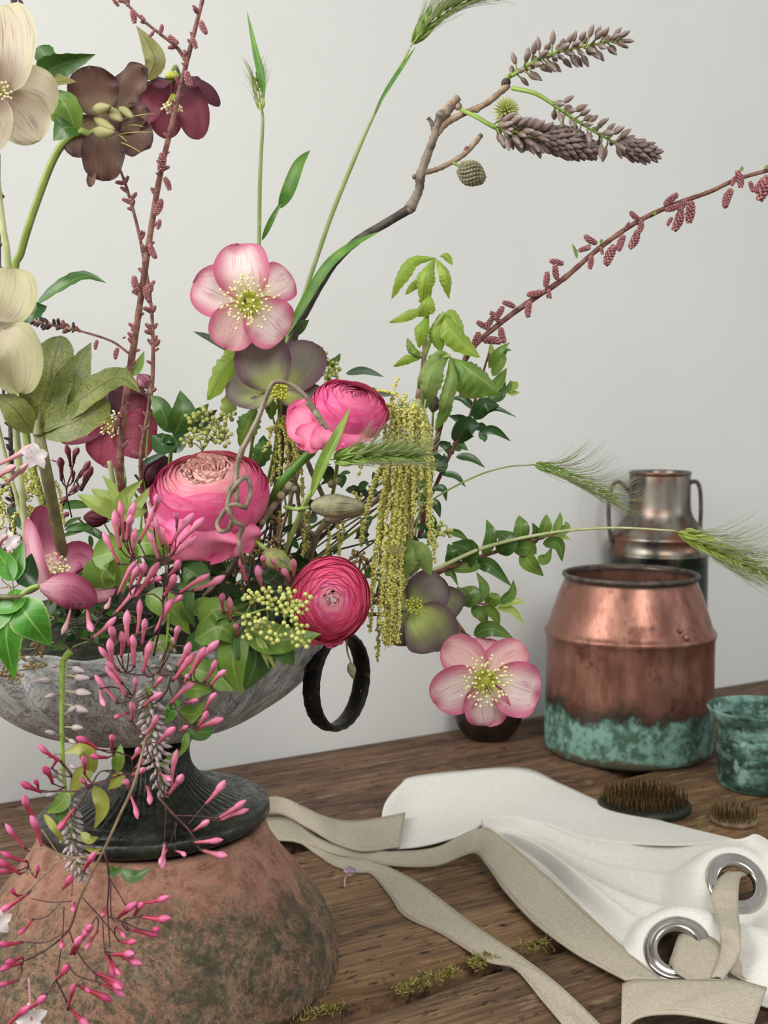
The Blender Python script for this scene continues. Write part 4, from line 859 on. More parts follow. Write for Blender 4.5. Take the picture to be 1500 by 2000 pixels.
ear(T, [(1040, 907), (1090, 920, -.004), (1150, 948, -.006), (1218, 985, -.004)], .89, 15, 26, 'grain2', 105, .25, aside=-1.0, seed=7)
T = plant('barley_stem', 'pale barley ear reaching the right edge in front of the copper pot', 'grass', 700, 1180, .90)
T.stem([(700, 1180, .04), (780, 1140, .03), (850, 1112), (950, 1068), (1080, 1040), (1200, 1031), (1320, 1037)], [4.5, 4.5, 4.2, 3.8, 3, 2.4, 2], M['stempale'], .86)
ear(T, [(1318, 1037), (1380, 1062), (1440, 1092), (1540, 1138)], .86, 26, 26, 'grain', 130, .3, aside=-.8, seed=9, dens=2)
T = plant('barley_stem', 'short green barley ear across the magenta ranunculus', 'grass', 640, 1150, .82)
T.stem([(540, 1130, .05), (560, 1070, .02), (595, 985), (615, 950, -.004), (640, 905, -.006)], [5, 5, 6, 6, 3], M['stemgrass'], .775)
T.leaf([(608, 968), (630, 910, -.006), (660, 850, -.008), (685, 794)], 12, M['l_grass2'], .77, n=(-.4, -1, .1), sh='lance', nv=20, fold=.4)
ear(T, [(646, 898), (700, 890, -.004), (770, 886, -.004), (826, 890)], .765, 32, 26, 'grain2', 70, .35, aside=-.9, seed=11, sl=.95, dens=2, face=(0, -1, .25))
T = plant('green_stalk', 'thick fresh green stalk crossing under the magenta ranunculus', 'stem', 520, 1010, .80); T.stem([(520, 1010, .02), (545, 950), (575, 915), (614, 876, -.002)], [10, 9.5, 9, 9], M['l_grass'], .80)
# ---------------------------------------------------------------- young oak
T = plant('oak_branch', 'young lime green oak leaves rising above the hanging catkins', 'branch', 800, 1120, .90)
T.stem([(800, 1120, .03), (806, 950, .01), (822, 800), (828, 700), (835, 610), (848, 505)], [6, 6, 6, 5, 4, 3], M['twig2'], .86)
T.stem([(828, 700), (850, 640, -.006), (868, 610, -.008)], 4, M['stemg'], .86); T.stem([(826, 720), (860, 700, -.01), (880, 695, -.01)], 4, M['stemg'], .86)
for pts, hw, m, n in [
 ([(850, 504), (805, 510, -.006), (778, 545, -.006), (765, 583)], 15, 'l_oak', (-.6, -1, 0)), ([(848, 506), (835, 530, -.010), (828, 560, -.01), (826, 598)], 19, 'l_oak', (-.1, -1, .1)),
 ([(852, 504), (868, 525, -.008), (876, 550, -.008), (878, 584)], 14, 'l_oak', (.5, -1, 0)), ([(858, 500, .004), (872, 498, 0), (884, 518)], 8, 'l_oak', (0, -1, .4)),
 ([(846, 545, .006), (815, 552, .004), (792, 575)], 9, 'l_oak', (0, -1, .2)), ([(840, 575, -.004), (830, 595, -.008), (812, 618)], 20, 'l_oak', (-.2, -1, .2)),
 ([(836, 600), (800, 612, -.004), (760, 630)], 11, 'l_oak', (0, -1, .4)), ([(836, 615), (822, 645, -.006), (818, 680)], 16, 'l_oak', (-.2, -1, .1)),
 ([(866, 612), (885, 645, -.006), (938, 698, -.004)], 24, 'l_oak', (.1, -1, .5)), ([(868, 612, .002), (888, 620, .002), (905, 660)], 17, 'l_oak', (.4, -1, .1)),
 ([(860, 612, .002), (852, 650, -.004), (862, 688)], 18, 'l_oak', (-.2, -1, .1)), ([(882, 698), (925, 728, -.008), (978, 768)], 34, 'l_green', (.1, -1, .5)),
 ([(890, 715, .006), (915, 745, .006), (945, 775, .006)], 26, 'l_lime', (.1, -1, .4)), ([(880, 694), (850, 695, -.012), (820, 740, -.012), (816, 770)], 12, 'l_oak2', (-.6, -1, 0)),
 ([(878, 694), (852, 715, -.016), (836, 760, -.016), (826, 806)], 23, 'l_oak2', (-.1, -1, .1)), ([(880, 694), (884, 740, -.012), (872, 790, -.01), (862, 820)], 15, 'l_oak2', (.2, -1, 0)),
 ([(876, 770, -.004), (874, 800, -.006), (850, 842)], 13, 'l_green', (.3, -1, 0)), ([(822, 700), (795, 700, -.006), (768, 716)], 10, 'l_oak', (0, -1, .3)),
 ([(826, 690, .004), (805, 685, 0), (795, 660)], 9, 'l_oak2', (-.2, -1, 0)), ([(826, 700), (810, 690, -.006), (802, 672)], 9, 'l_green', (-.2, -1, 0)), ([(850, 690, 0), (845, 700, -.01), (832, 715)], 10, 'l_green', (0, -1, .2))]:
    T.leaf(pts, hw*.96, M[m], .855, n=n, sh='oak', lobe=(8, .07), cup=-.55, fold=-.2, ruf=.12, nu=8)
T = plant('oak_branch', 'pale oak leaves hanging at the foot of the catkin curtain', 'branch', 800, 1040, .85)
T.stem([(800, 950, .02), (798, 1000, .006), (796, 1045)], 3, M['twig2'], .82)
for pts, hw, n in [([(798, 1055), (800, 1090, -.008), (788, 1128)], 17, (-.2, -1, 0)), ([(800, 1052), (825, 1080, -.008), (842, 1124)], 20, (.2, -1, .1)), ([(798, 1055), (815, 1085, 0), (812, 1120, .006)], 14, (0, -1, 0))]:
    T.leaf(pts, hw*.96, M['l_oak2'], .82, n=n, sh='oak', lobe=(8, .07), cup=-.5, ruf=.1)
T = plant('oak_branch', 'pair of green oak leaves beside and below the slate hellebore', 'branch', 470, 1000, .88)
for pts, hw, n, m in [([(468, 690), (440, 720, -.006), (405, 782)], 26, (-.2, -1, .1), 'l_oak'), ([(478, 700, .004), (455, 690, .004), (432, 715)], 16, (0, -1, .3), 'l_oak'), ([(450, 760, .004), (445, 790, 0), (430, 800)], 18, (0, -1, .2), 'l_lime'),
  ([(500, 795), (485, 825, -.008), (468, 872)], 24, (-.1, -1, .1), 'l_green'), ([(505, 795), (528, 790, -.004), (530, 820)], 14, (.2, -1, .1), 'l_green'), ([(515, 850), (512, 880, -.006), (500, 918)], 20, (0, -1, .1), 'l_deep')]:
    T.leaf(pts, hw*.96, M[m], .835, n=n, sh='oak', lobe=(6, .10), cup=-.3, ruf=.06)
T.stem([(470, 1000, .04), (490, 880, .02), (500, 800), (475, 710)], 3, M['stemg'], .84)
# ---------------------------------------------------------------- dark glossy shoots on the right
shoot('glossy_shoot', 'upright dark glossy leafed shoot behind the catkins', 'branch', [(760, 1110, .05), (835, 980, .02), (880, 885), (915, 820), (938, 745), (955, 690)], [4, 4, 4, 3.4, 2.6, 2], 'twig', .91, [
 ([(955, 720), (972, 690, -.004), (996, 668)], 9, 'l_green', {}), ([(957, 712), (960, 690), (958, 668)], 8, 'l_lime', {}), ([(962, 735), (978, 705, -.004), (985, 690)], 12, 'l_green', {}), ([(968, 735, .004), (985, 688), (1000, 684)], 5, 'l_deep', {}),
 ([(960, 765), (975, 745), (990, 718)], 12, 'l_green', {}), ([(955, 780), (978, 770), (985, 735)], 12, 'l_deep', {}), ([(990, 765), (1005, 752), (1010, 745)], 10, 'l_lime', {}), ([(990, 766), (1002, 768), (1016, 766)], 7, 'l_lime', {}), ([(988, 764), (995, 755), (998, 742)], 6, 'l_green', {}),
 ([(948, 790), (968, 775), (992, 766)], 10, 'l_deep', {}), ([(928, 800), (905, 780), (878, 778)], 8, 'l_dark', {}), ([(928, 820), (945, 792, -.006), (976, 792)], 17, 'l_dark', {}), ([(930, 818), (965, 798), (1010, 815)], 6, 'l_dark', {}),
 ([(915, 835), (900, 820), (876, 812)], 11, 'l_dark', {}), ([(893, 865), (910, 835, -.008), (938, 830)], 24, 'l_dark', {}), ([(930, 840), (940, 832), (952, 836)], 8, 'l_dark', {}), ([(935, 845), (965, 840), (998, 862)], 9, 'l_dark', {}), ([(935, 845), (945, 855), (946, 864)], 8, 'l_deep', {}),
 ([(882, 890), (870, 870), (845, 864)], 9, 'l_dark', {}), ([(875, 910), (855, 900, -.006), (852, 882)], 20, 'l_dark', {}), ([(888, 880), (898, 870), (915, 880)], 12, 'l_deep', {}), ([(885, 888), (878, 875), (878, 862)], 8, 'l_dark', {}), ([(890, 892), (920, 895), (948, 914)], 9, 'l_dark', {}),
 ([(860, 925), (890, 930), (910, 952)], 8, 'l_dark', {}), ([(845, 955), (865, 955), (872, 980)], 8, 'l_dark', {}), ([(830, 985), (850, 985), (860, 1012)], 11, 'l_dark', {}), ([(845, 1005), (840, 1040), (820, 1050)], 14, 'l_dark', {})], cup=.2, jit=.5)
shoot('glossy_shoot', 'arching glossy green shoot pointing at the copper pot', 'branch', [(700, 1190, .05), (800, 1145, .02), (870, 1112), (930, 1090), (1000, 1068), (1060, 1050), (1100, 1036)], [5, 5, 5, 4, 3.4, 2.6, 2], 'twig', .87, [
 ([(880, 1110, .002), (885, 1080, -.006), (875, 1062, 0)], 16, 'l_deep', {}), ([(905, 1100), (915, 1075, -.008), (882, 1060)], 24, 'l_deep', {}), ([(870, 1040, .01), (895, 1042, .01), (920, 1062)], 8, 'l_shoot', {}),
 ([(945, 1088), (958, 1045, -.006), (950, 1014)], 14, 'l_shoot', {}), ([(975, 1082), (990, 1055, -.008), (967, 1036)], 22, 'l_deep', {}), ([(1010, 1070), (1018, 1030, -.006), (1014, 1006)], 17, 'l_shoot', {}), ([(1022, 1068), (1046, 1045), (1040, 1020)], 12, 'l_deep', {}),
 ([(1055, 1055), (1066, 1025, -.004), (1068, 1004)], 14, 'l_green', {}), ([(1080, 1045), (1092, 1020), (1094, 1000)], 8, 'l_green', {}), ([(1085, 1046), (1105, 1030), (1104, 1018)], 10, 'l_green', {}), ([(1085, 1048), (1100, 1040), (1120, 1034)], 6, 'l_lime', {}), ([(1070, 1052), (1095, 1048), (1116, 1054)], 7, 'l_lime', {}),
 ([(1000, 1072), (1030, 1070, -.006), (1048, 1082)], 18, 'l_shoot', {}), ([(1020, 1075), (1035, 1100, -.008), (1062, 1126)], 18, 'l_green', {}), ([(1060, 1062), (1090, 1062, -.004), (1098, 1098)], 13, 'l_shoot', {}), ([(1050, 1088), (1065, 1092), (1078, 1070)], 11, 'l_green', {}),
 ([(880, 1112), (920, 1108, -.006), (945, 1100)], 12, 'l_shoot', {}), ([(930, 1102), (958, 1106, -.008), (1000, 1146)], 15, 'l_deep', {}), ([(868, 1122), (882, 1120), (895, 1145)], 7, 'l_shoot', {})], cup=.2, jit=.5)
shoot('glossy_shoot', 'short glossy shoot just above the lower right pink hellebore', 'branch', [(740, 1220, .05), (820, 1200, .04), (880, 1180, .01), (930, 1178), (970, 1184)], [4, 4, 4, 2.6, 2], 'twig', .86, [
 ([(896, 1180), (905, 1165, -.006), (892, 1145)], 14, 'l_shoot', {}), ([(905, 1182), (920, 1160, -.006), (895, 1150)], 20, 'l_shoot', {}), ([(930, 1178), (945, 1150), (930, 1116)], 12, 'l_shoot', {}), ([(950, 1182), (965, 1168, -.006), (958, 1158)], 14, 'l_green', {}),
 ([(975, 1178), (998, 1160), (1003, 1132)], 11, 'l_shoot', {}), ([(972, 1184), (1000, 1174), (1026, 1178)], 10, 'l_lime', {}), ([(970, 1188), (1000, 1192), (1026, 1222)], 8, 'l_lime', {}), ([(920, 1188), (940, 1200, -.006), (950, 1226)], 13, 'l_shoot', {}), ([(935, 1186), (965, 1198), (975, 1232)], 12, 'l_green', {}), ([(955, 1180), (955, 1168), (962, 1156)], 7, 'l_green', {}),
 ([(925, 1240, .004), (960, 1228, -.004), (1004, 1248)], 16, 'l_shoot', {}), ([(875, 1218, .008), (888, 1235), (905, 1262)], 14, 'l_shoot', {}), ([(900, 1240, .01), (915, 1250), (918, 1262)], 9, 'l_deep', {})], cup=.2, jit=.4)
# ---------------------------------------------------------------- wisteria branch
def bud_m(mat, r=.20, stalk=.55):
    b = B().tube([V((0, 0, 0)), V((0, .03, stalk*.6)), V((0, 0, stalk))], .045, 5, 5); n = len(b.v)
    b.ball2(V((0, 0, (1+stalk)/2)), r*.55, (0, 0, 1), (1-stalk)/2/(r*.55)*1.05, 8, 7, tipp=.5); b.uv = [(u, b.v[i].z) for i, (u, v) in enumerate(b.uv)]
    return b.mesh('floret_bud', mat)
WB = {'wist': bud_m(M['wist'], .27, .38), 'wistp': bud_m(M['wistp'], .27, .42), 'sc': bud_m(M['wist2'], .42, .08)}
def raceme(t, P, Y, n, L, m='wist', ang=1.0, ar=4, tip=.25, seed=1, axm='wax', r0=0., sc0=.0, parent=None):
    rn = random.Random(seed); C = catmull([A(p[0], p[1], Y+(p[2] if len(p) > 2 else 0)) for p in P], 60); px = PX(Y)
    ax = t.part('raceme', B().tube(C[::4], [ar*px, ar*.9*px, ar*.6*px, ar*.3*px], 7, 50), M[axm])
    for i in range(n):
        s = r0+(1-r0)*((i+.5)/n)**.85; k = min(int(s*59), 57); T_ = (C[k+2]-C[k]).normalized(); th = i*2.39996+rn.uniform(-.4, .4)
        e1 = T_.orthogonal().normalized(); e2 = T_.cross(e1); er = e1*cos(th)+e2*sin(th); q = max(0, (s-(1-tip))/tip) if tip else 0
        a = ang*(1-.7*q)*rn.uniform(.85, 1.15); l = L*px*(1-.25*q)*rn.uniform(.85, 1.12)
        t.inst('floret_bud', WB[m], C[k], T_*cos(a)+er*sin(a), l, parent=None)
def cone(t, P, Y, n, w, L, m='sc', seed=1, name='scale', ang=.5):
    rn = random.Random(seed); C = catmull([A(p[0], p[1], Y) for p in P], 40); px = PX(Y)
    rp = [w*px*.5*sin(pi*(.12+.85*i/11)) for i in range(12)]; t.part('cone_core', B().tube(C, rp, 10, 30), M['wist2'])
    for i in range(n):
        s = (i+.5)/n; k = min(int(s*39), 37); T_ = (C[k+2]-C[k]).normalized(); th = i*2.39996; e1 = T_.orthogonal().normalized(); e2 = T_.cross(e1); er = e1*cos(th)+e2*sin(th)
        r = w*px*.42*sin(pi*(.12+.85*s)); t.inst(name, WB[m], C[k]+er*r, T_*cos(ang)+er*sin(ang), L*px*rn.uniform(.85, 1.15))
T = plant('wisteria_branch', 'grey brown wisteria branch arching right with hanging bud racemes', 'branch', 540, 1150, .88)
Yw = .86
T.stem([(540, 1150, .04), (545, 900, .03), (572, 662), (595, 610), (625, 555), (655, 510), (700, 468), (750, 438), (800, 408)], [9, 9, 10, 9, 9, 8.5, 8, 8, 9], M['barkd'], Yw, wob=.05)
T.stem([(800, 408), (818, 372), (822, 340), (836, 300), (850, 262), (858, 236), (872, 220), (884, 204)], [11, 8, 9, 8, 8, 9, 9, 8], M['bark'], Yw, wob=.1, name='branch', n=50)
T.stem([(852, 262), (872, 240), (905, 222), (945, 205), (975, 182), (992, 165)], [7, 7, 6.5, 6, 6, 8], M['twig2'], Yw, wob=.1, name='branch')
T.stem([(822, 338), (850, 332), (880, 318), (905, 302), (925, 282), (938, 266)], [5, 5, 5, 5, 5, 5], M['twig2'], Yw, wob=.12, name='branch')
T.stem([(850, 268), (846, 250), (842, 238), (836, 230)], [5, 5, 4, 4], M['bark'], Yw, wob=.15, name='spur'); T.stem([(862, 222), (880, 205), (896, 190)], [8, 7, 7], M['twig2'], Yw, wob=.15, name='spur')
for x, y, r, m in ((800, 408, 10, 'bark'), (822, 336, 9, 'bark'), (862, 226, 11, 'bark'), (988, 162, 9, 'barkd'), (895, 208, 7, 'twig2'), (932, 214, 6, 'twig2'), (912, 292, 6, 'twig'), (810, 345, 5, 'bark'), (843, 268, 5, 'twig2'), (938, 266, 5, 'bark')):
    T.part('node_swelling', B().ball2(A(x, y, Yw), r*PX(Yw), (.6, -.2, .7), 1.1), M[m])
T.stem([(985, 160), (1000, 145), (1020, 135)], [5, 5, 4], M['wax'], Yw)
raceme(T, [(1000, 148), (1060, 112), (1130, 92), (1215, 78)], Yw-.01, 66, 40, 'wist', 1.15, 4, .2, 3)
raceme(T, [(1000, 172), (1050, 185, -.01), (1110, 225, -.012), (1180, 268, -.01), (1235, 292)], Yw-.01, 46, 42, 'wist', 1.15, 4.5, .2, 4, r0=.35)
cone(T, [(1205, 278), (1240, 292), (1280, 302)], Yw-.012, 54, 32, 20, 'sc', 5)
T.stem([(900, 214), (930, 228, -.01), (965, 248, -.015), (1010, 262, -.015)], [4, 4.5, 4.5, 4], M['wax'], Yw)
raceme(T, [(960, 246, -.015), (1020, 262, -.016), (1062, 268)], Yw-.012, 80, 42, 'wist', .95, 4, .2, 6); cone(T, [(1040, 262), (1095, 276), (1152, 292)], Yw-.014, 120, 42, 26, 'sc', 7)
for i in range(90):                     # star of pointed bracts at (988,216)
    z = 1-2*(i+.5)/90; th = i*2.39996; d = V((sqrt(1-z*z)*cos(th), z, sqrt(1-z*z)*sin(th)))
    if d.y < .35:
        if 'STARM' not in globals(): STARM = B().lathe([(0, 0), (.05, .1), (.07, .6), (0.0, 1.)], 6).mesh('bract', M['mimosag'])
        T.inst('bract', STARM, A(988, 216, Yw-.02), d, 28*PX(Yw))
cb = B(); P0, P1 = A(898, 326, Yw-.01), A(944, 352, Yw-.01)
for i in range(150):
    s = (i+.5)/150; th = i*2.39996; T_ = (P1-P0).normalized(); e1 = T_.orthogonal().normalized(); e2 = T_.cross(e1); er = e1*cos(th)+e2*sin(th); cb.ball(P0.lerp(P1, s)+er*(21*PX(Yw)*sin(pi*(.12+.8*s))), 4.2*PX(Yw))
T.part('cone', cb, M['podf'], label='small knobbly bud cone'); T.stem([(884, 318), (893, 322), (900, 328)], 3, M['wax'], Yw-.008)
# ---------------------------------------------------------------- larch twigs with rosy catkins
def beadm(mat, n=46):
    b = B()
    for i in range(n):
        s = (i+.5)/n; th = i*2.39996; r = .17*sin(pi*(.10+.82*s))**.6; b.ball(V((r*cos(th)+.07*sin(s*3), r*sin(th), s)), .088)
    b.tube([V((0, 0, -.05)), V((.06, 0, .5)), V((.02, 0, .98))], [.04, .13, .04], 6, 6); return b.mesh('catkin', mat)
CK = {'catk': beadm(M['catk']), 'catkd': beadm(M['catkd'])}
def larch(label, twigs, cks, Y, m='catk', dens=None, L=26):
    t = plant('catkin_twig', label, 'twig', twigs[0][0][0][0], twigs[0][0][0][1], Y)
    rn = random.Random(len(label))
    for P, r in twigs:
        t.stem(P, r, M['twig'] if m == 'catk' else M['barkd'], Y, name='twig', wob=.08, n=len(P)*9)
        if dens:
            C = catmull([V((q[0], q[1], q[2] if len(q) > 2 else 0)) for q in P], 100); ln = sum((C[i+1]-C[i]).length for i in range(99)); nn = int(ln/dens)
            for i in range(nn):
                k = rn.randint(3, 96); p = C[k]; T_ = (C[k+2]-C[k]); d = V((T_.x, T_.y, 0)).normalized(); side = rn.choice((-1, 1)); a = rn.uniform(.5, 1.3)
                dx, dy = d.x*cos(a)-side*d.y*sin(a), d.y*cos(a)+side*d.x*sin(a); p0 = A(p.x, p.y, Y+p.z); p1 = A(p.x+dx*10, p.y+dy*10, Y+p.z+rn.uniform(-.003, .002))
                t.inst('catkin', CK[m], p0, p1-p0, L*rn.uniform(.45, 1.)*PX(Y))
                q = A(p.x, p.y, Y+p.z); t.part('bud_scale', B().ball2(q, (rn.uniform(2.5, 4))*PX(Y), (rn.uniform(-1, 1), -.5, rn.uniform(-1, 1)), 1.2, 6, 5), M['twig2'])
    for x0, y0, x1, y1 in cks:
        p0, p1 = A(x0, y0, Y-.003), A(x1, y1, Y-.005); t.inst('catkin', CK[m], p0, p1-p0, (p1-p0).length*1.14)
    return t
larch('tall reddish twig with rosy catkins crossing the left side', [([(262, 1120, .04), (236, 945, 0), (238, 850), (250, 745), (268, 630), (290, 480), (312, 345), (340, 225), (365, 120), (398, -10)], [7.5, 7.2, 7.2, 6.8, 6.4, 6, 5.6, 5.2, 4.6, 3.8])
 , ([(365, 122), (345, 92), (315, 68), (280, 40), (235, -5)], [4, 3.4, 3, 2.6, 2.4]), ([(252, 690), (215, 665), (150, 645), (100, 635)], [2.6, 2.4, 2, 2])],
 [(392, 42, 402, 62), (388, 22, 378, 12), (375, 75, 382, 92), (365, 140, 372, 165), (350, 165, 345, 150), (318, 300, 313, 330), (322, 348, 330, 368), (315, 390, 305, 415), (312, 430, 308, 445), (292, 478, 302, 500), (262, 540, 268, 565), (284, 560, 286, 580), (252, 632, 262, 640), (245, 658, 240, 660), (258, 20, 262, 42), (232, 12, 222, 0), (275, 30, 282, 38), (190, 665, 187, 680), (230, 680, 226, 698), (300, 62, 292, 70), (330, 70, 345, 82), (240, 795, 236, 812), (232, 818, 226, 838)], .80, dens=26, L=20)
larch('thinner dark twig leaning behind the tall reddish one', [([(300, 1100, .03), (275, 920), (290, 800), (298, 740), (298, 640), (290, 560), (270, 450), (245, 360), (228, 318)], [5, 4.5, 4, 4, 3.6, 3.4, 3.2, 3, 2.5])], [], .86, dens=15, L=20)
larch('short blackish catkin twig pointing left behind the olive leaf', [([(150, 645), (100, 634), (48, 622)], [2.6, 2.4, 2])], [], .835, m='catkd', dens=3.2, L=17)
larch('dark upright twig standing beside the thick olive stalk', [([(30, 1100, .03), (22, 900), (18, 760)], [4.5, 4.5, 4])], [], .87, m='catkd', dens=14, L=18)
larch('dark budded twig at the very top left corner', [([(22, 60), (24, 20), (26, -20)], [5, 4.5, 4]), ([(0, 60), (8, 40), (22, 15)], [3, 3, 2])], [(38, 0, 42, 12)], .80, m='catkd', dens=8, L=16)
larch('dark twig running up the left frame edge', [([(8, 800), (0, 560), (-2, 300)], [3, 3, 2.6])], [], .80, m='catkd', dens=20, L=16)
T = larch('long reddish twig with plum catkins pointing to the upper right', [([(820, 1050, .05), (860, 830, .02), (905, 710, .01), (930, 672), (985, 625), (1040, 585), (1100, 545), (1160, 493), (1215, 452), (1260, 425), (1320, 398), (1385, 375), (1440, 350), (1510, 330)], [6, 6, 6, 5.5, 5.5, 5.5, 5.5, 5, 5, 5, 4.6, 4.4, 4, 4])],
 [(935, 650, 925, 675), (955, 640, 935, 630), (945, 665, 975, 668), (978, 640, 985, 665), (962, 620, 950, 640), (975, 628, 960, 612), (982, 600, 968, 620), (1005, 600, 985, 592), (1030, 575, 1055, 570), (1035, 590, 1032, 615), (1065, 560, 1068, 535), (1072, 565, 1075, 580), (1088, 545, 1085, 520), (1100, 515, 1078, 510), (1130, 490, 1150, 485), (1155, 500, 1152, 522), (1165, 475, 1145, 462), (1172, 482, 1176, 495), (1200, 480, 1186, 512), (1218, 460, 1210, 485), (1245, 452, 1232, 480), (1222, 448, 1228, 436), (1252, 430, 1248, 452), (1248, 428, 1233, 415), (1300, 410, 1325, 402), (1340, 390, 1328, 408), (1298, 400, 1320, 382), (1330, 412, 1318, 445), (1350, 395, 1346, 430), (1312, 425, 1305, 438), (1428, 370, 1418, 400), (1440, 335, 1446, 362), (1465, 355, 1470, 372), (1490, 350, 1478, 372), (1500, 345, 1485, 385), (1435, 345, 1430, 360)], .885)
for x0, y0, x1, y1 in ((1127, 505, 1117, 476), (1155, 480, 1140, 482), (1172, 476, 1174, 466), (1276, 420, 1278, 411), (1446, 335, 1448, 324), (1068, 575, 1068, 583), (1492, 330, 1500, 322)):
    T.leaf([(x0, y0), ((x0+x1)/2+2, (y0+y1)/2), (x1, y1)], 3.5, M['l_green'], .882, sh='lance')
# ---------------------------------------------------------------- hanging oak catkins
def strand(t, P, Y, w, m, rn, dn=3.2):
    C = catmull([A(p[0], p[1], Y+(p[2] if len(p) > 2 else 0)) for p in P], 40); px = PX(Y); b = B()
    ln = sum((C[i+1]-C[i]).length for i in range(39))/px; b.tube(C[::3]+[C[-1]], .9*px, 4, 24); n = int(ln/dn); gap = 0
    for i in range(n):
        s = i/n*39; k = min(int(s), 38); c0 = C[k].lerp(C[k+1], s-k); cl = .65+.35*sin(i*1.25+rn.uniform(0, .5))
        if i % 9 > 6 and rn.random() < .6: continue
        for _ in range(3):
            a = rn.uniform(0, 6.28); q = w*px*cl*rn.uniform(.3, .95); b.ball(c0+V((cos(a)*q, sin(a)*q, rn.uniform(-1, 1)*1.5*px)), rn.uniform(1.6, 3.3)*px)
    t.part('catkin', b, M[m])
T = plant('catkin_cluster', 'curtain of yellow green oak catkins hanging right of centre', 'catkins', 800, 760, .85); rn = random.Random(5)
for x0, y0, x1, y1, Yo, m in [(765, 775, 730, 1160, 0, 0), (772, 790, 722, 1235, .012, 1), (780, 800, 745, 1120, -.01, 0), (785, 790, 748, 1255, 0, 0), (790, 770, 765, 1100, -.012, 0), (795, 790, 758, 1262, .004, 0), (800, 800, 775, 1075, -.012, 0), (806, 790, 808, 1010, -.012, 0),
 (812, 790, 806, 1016, -.006, 0), (818, 795, 782, 1180, .01, 1), (822, 800, 838, 965, -.01, 0), (828, 800, 842, 985, 0, 0), (832, 810, 838, 1065, .008, 0), (815, 780, 850, 1100, .012, 0), (775, 800, 715, 1000, -.004, 0), (768, 800, 705, 1060, .006, 1), (760, 790, 700, 930, -.004, 0),
 (752, 800, 738, 1292, .016, 1), (790, 850, 770, 1255, .008, 0), (776, 860, 762, 1262, .0, 0), (810, 850, 790, 1150, .015, 1), (826, 830, 822, 940, -.014, 0), (838, 830, 845, 930, 0, 0), (784, 1010, 778, 1258, -.002, 0), (770, 820, 736, 1080, -.006, 0), (788, 820, 756, 1180, -.008, 0), (804, 830, 790, 1060, -.006, 0), (816, 850, 820, 1000, .004, 0), (762, 850, 722, 1180, .004, 0), (834, 820, 836, 1030, -.004, 0), (798, 860, 770, 1160, .0, 0), (780, 900, 740, 1220, -.004, 0), (826, 860, 800, 1080, .008, 1), (790, 1100, 750, 1250, .004, 0), (800, 900, 752, 1268, .012, 0)]:
    xm = (x0+x1)/2+rn.uniform(-6, 6)+(-(x1-x0)*.22); strand(T, [(x0, y0), (lerp(x0, xm, .7), lerp(y0, y1, .3)), (lerp(xm, x1, .6), lerp(y0, y1, .65)), (x1, y1)], .815+Yo, 6.6, 'oakcatd' if m else 'oakcat', rn)
for P in ([(778, 772), (755, 765), (732, 760)], [(785, 785), (770, 760), (778, 738)], [(800, 810), (760, 790), (745, 800)], [(790, 850), (760, 860), (738, 880)], [(800, 880), (770, 890), (740, 940)]): strand(T, P, .81, 4.5, 'oakcat', rn)
T.stem([(770, 1130, .06), (800, 980, .03), (808, 850, .01), (818, 760)], 5, M['twig2'], .84)
for i in range(16): T.stem([(rn.uniform(775, 835), 780), (rn.uniform(760, 840), 850), (rn.uniform(735, 842), 940)], 1.1, M['awn'], .812, name='thread')
T = plant('catkin_cluster', 'yellow green catkins between the two upper ranunculus', 'catkins', 550, 830, .84)
for x0, y0, x1, y1, Yo, m in [(545, 815, 540, 990, 0, 0), (555, 815, 560, 950, -.006, 0), (565, 820, 575, 915, 0, 0), (540, 825, 528, 950, .004, 1), (530, 835, 515, 885, 0, 0), (572, 850, 592, 960, .006, 0), (560, 830, 552, 980, .01, 1), (548, 830, 585, 900, -.008, 0), (520, 838, 560, 822, -.006, 0), (590, 950, 592, 1090, .01, 0), (602, 1000, 596, 1080, .012, 1), (640, 1010, 636, 1090, .01, 0), (655, 1010, 662, 1085, .012, 0), (668, 1015, 664, 1060, .01, 1), (700, 985, 706, 1070, .01, 1), (690, 960, 720, 1010, .006, 0), (545, 1000, 540, 1035, .01, 1)]:
    strand(T, [(x0, y0), ((x0+x1)/2+4, (y0+y1)/2), (x1, y1)], .83+Yo, 5.6, 'oakcatd' if m else 'oakcat', rn)
T.stem([(600, 1100, .05), (580, 960, .03), (560, 830, .01), (548, 812)], 4, M['twig2'], .84)
T = plant('catkin_cluster', 'mossy yellow green catkins at the left under the white jasmine', 'catkins', 60, 1000, .80)
for i in range(20):
    x0, y0 = rn.uniform(-20, 80), rn.uniform(905, 1010); strand(T, [(x0, y0), (x0+rn.uniform(-10, 25), y0+18), (x0+rn.uniform(-15, 40), y0+rn.uniform(30, 60))], .80+rn.uniform(-.012, .02), 5.8, 'oakcatd' if i % 3 == 0 else 'oakcat', rn)
for P in ([(118, 985), (122, 1010), (126, 1025)], [(108, 940), (116, 960), (118, 975)]): strand(T, P, .79, 5, 'oakcatd', rn)
T.stem([(120, 1180, .05), (60, 1050, .02), (20, 930)], 4, M['twig2'], .815)
for i in range(40):
    x, y = rn.uniform(-10, 90), rn.uniform(950, 1150); T.stem([(x, y), (x+rn.uniform(-20, 20), y+rn.uniform(-25, 25)), (x+rn.uniform(-35, 35), y+rn.uniform(-35, 35))], 1.2, M['twig2' if i % 3 else 'jstem'], .82+rn.uniform(0, .02), name='tendril')
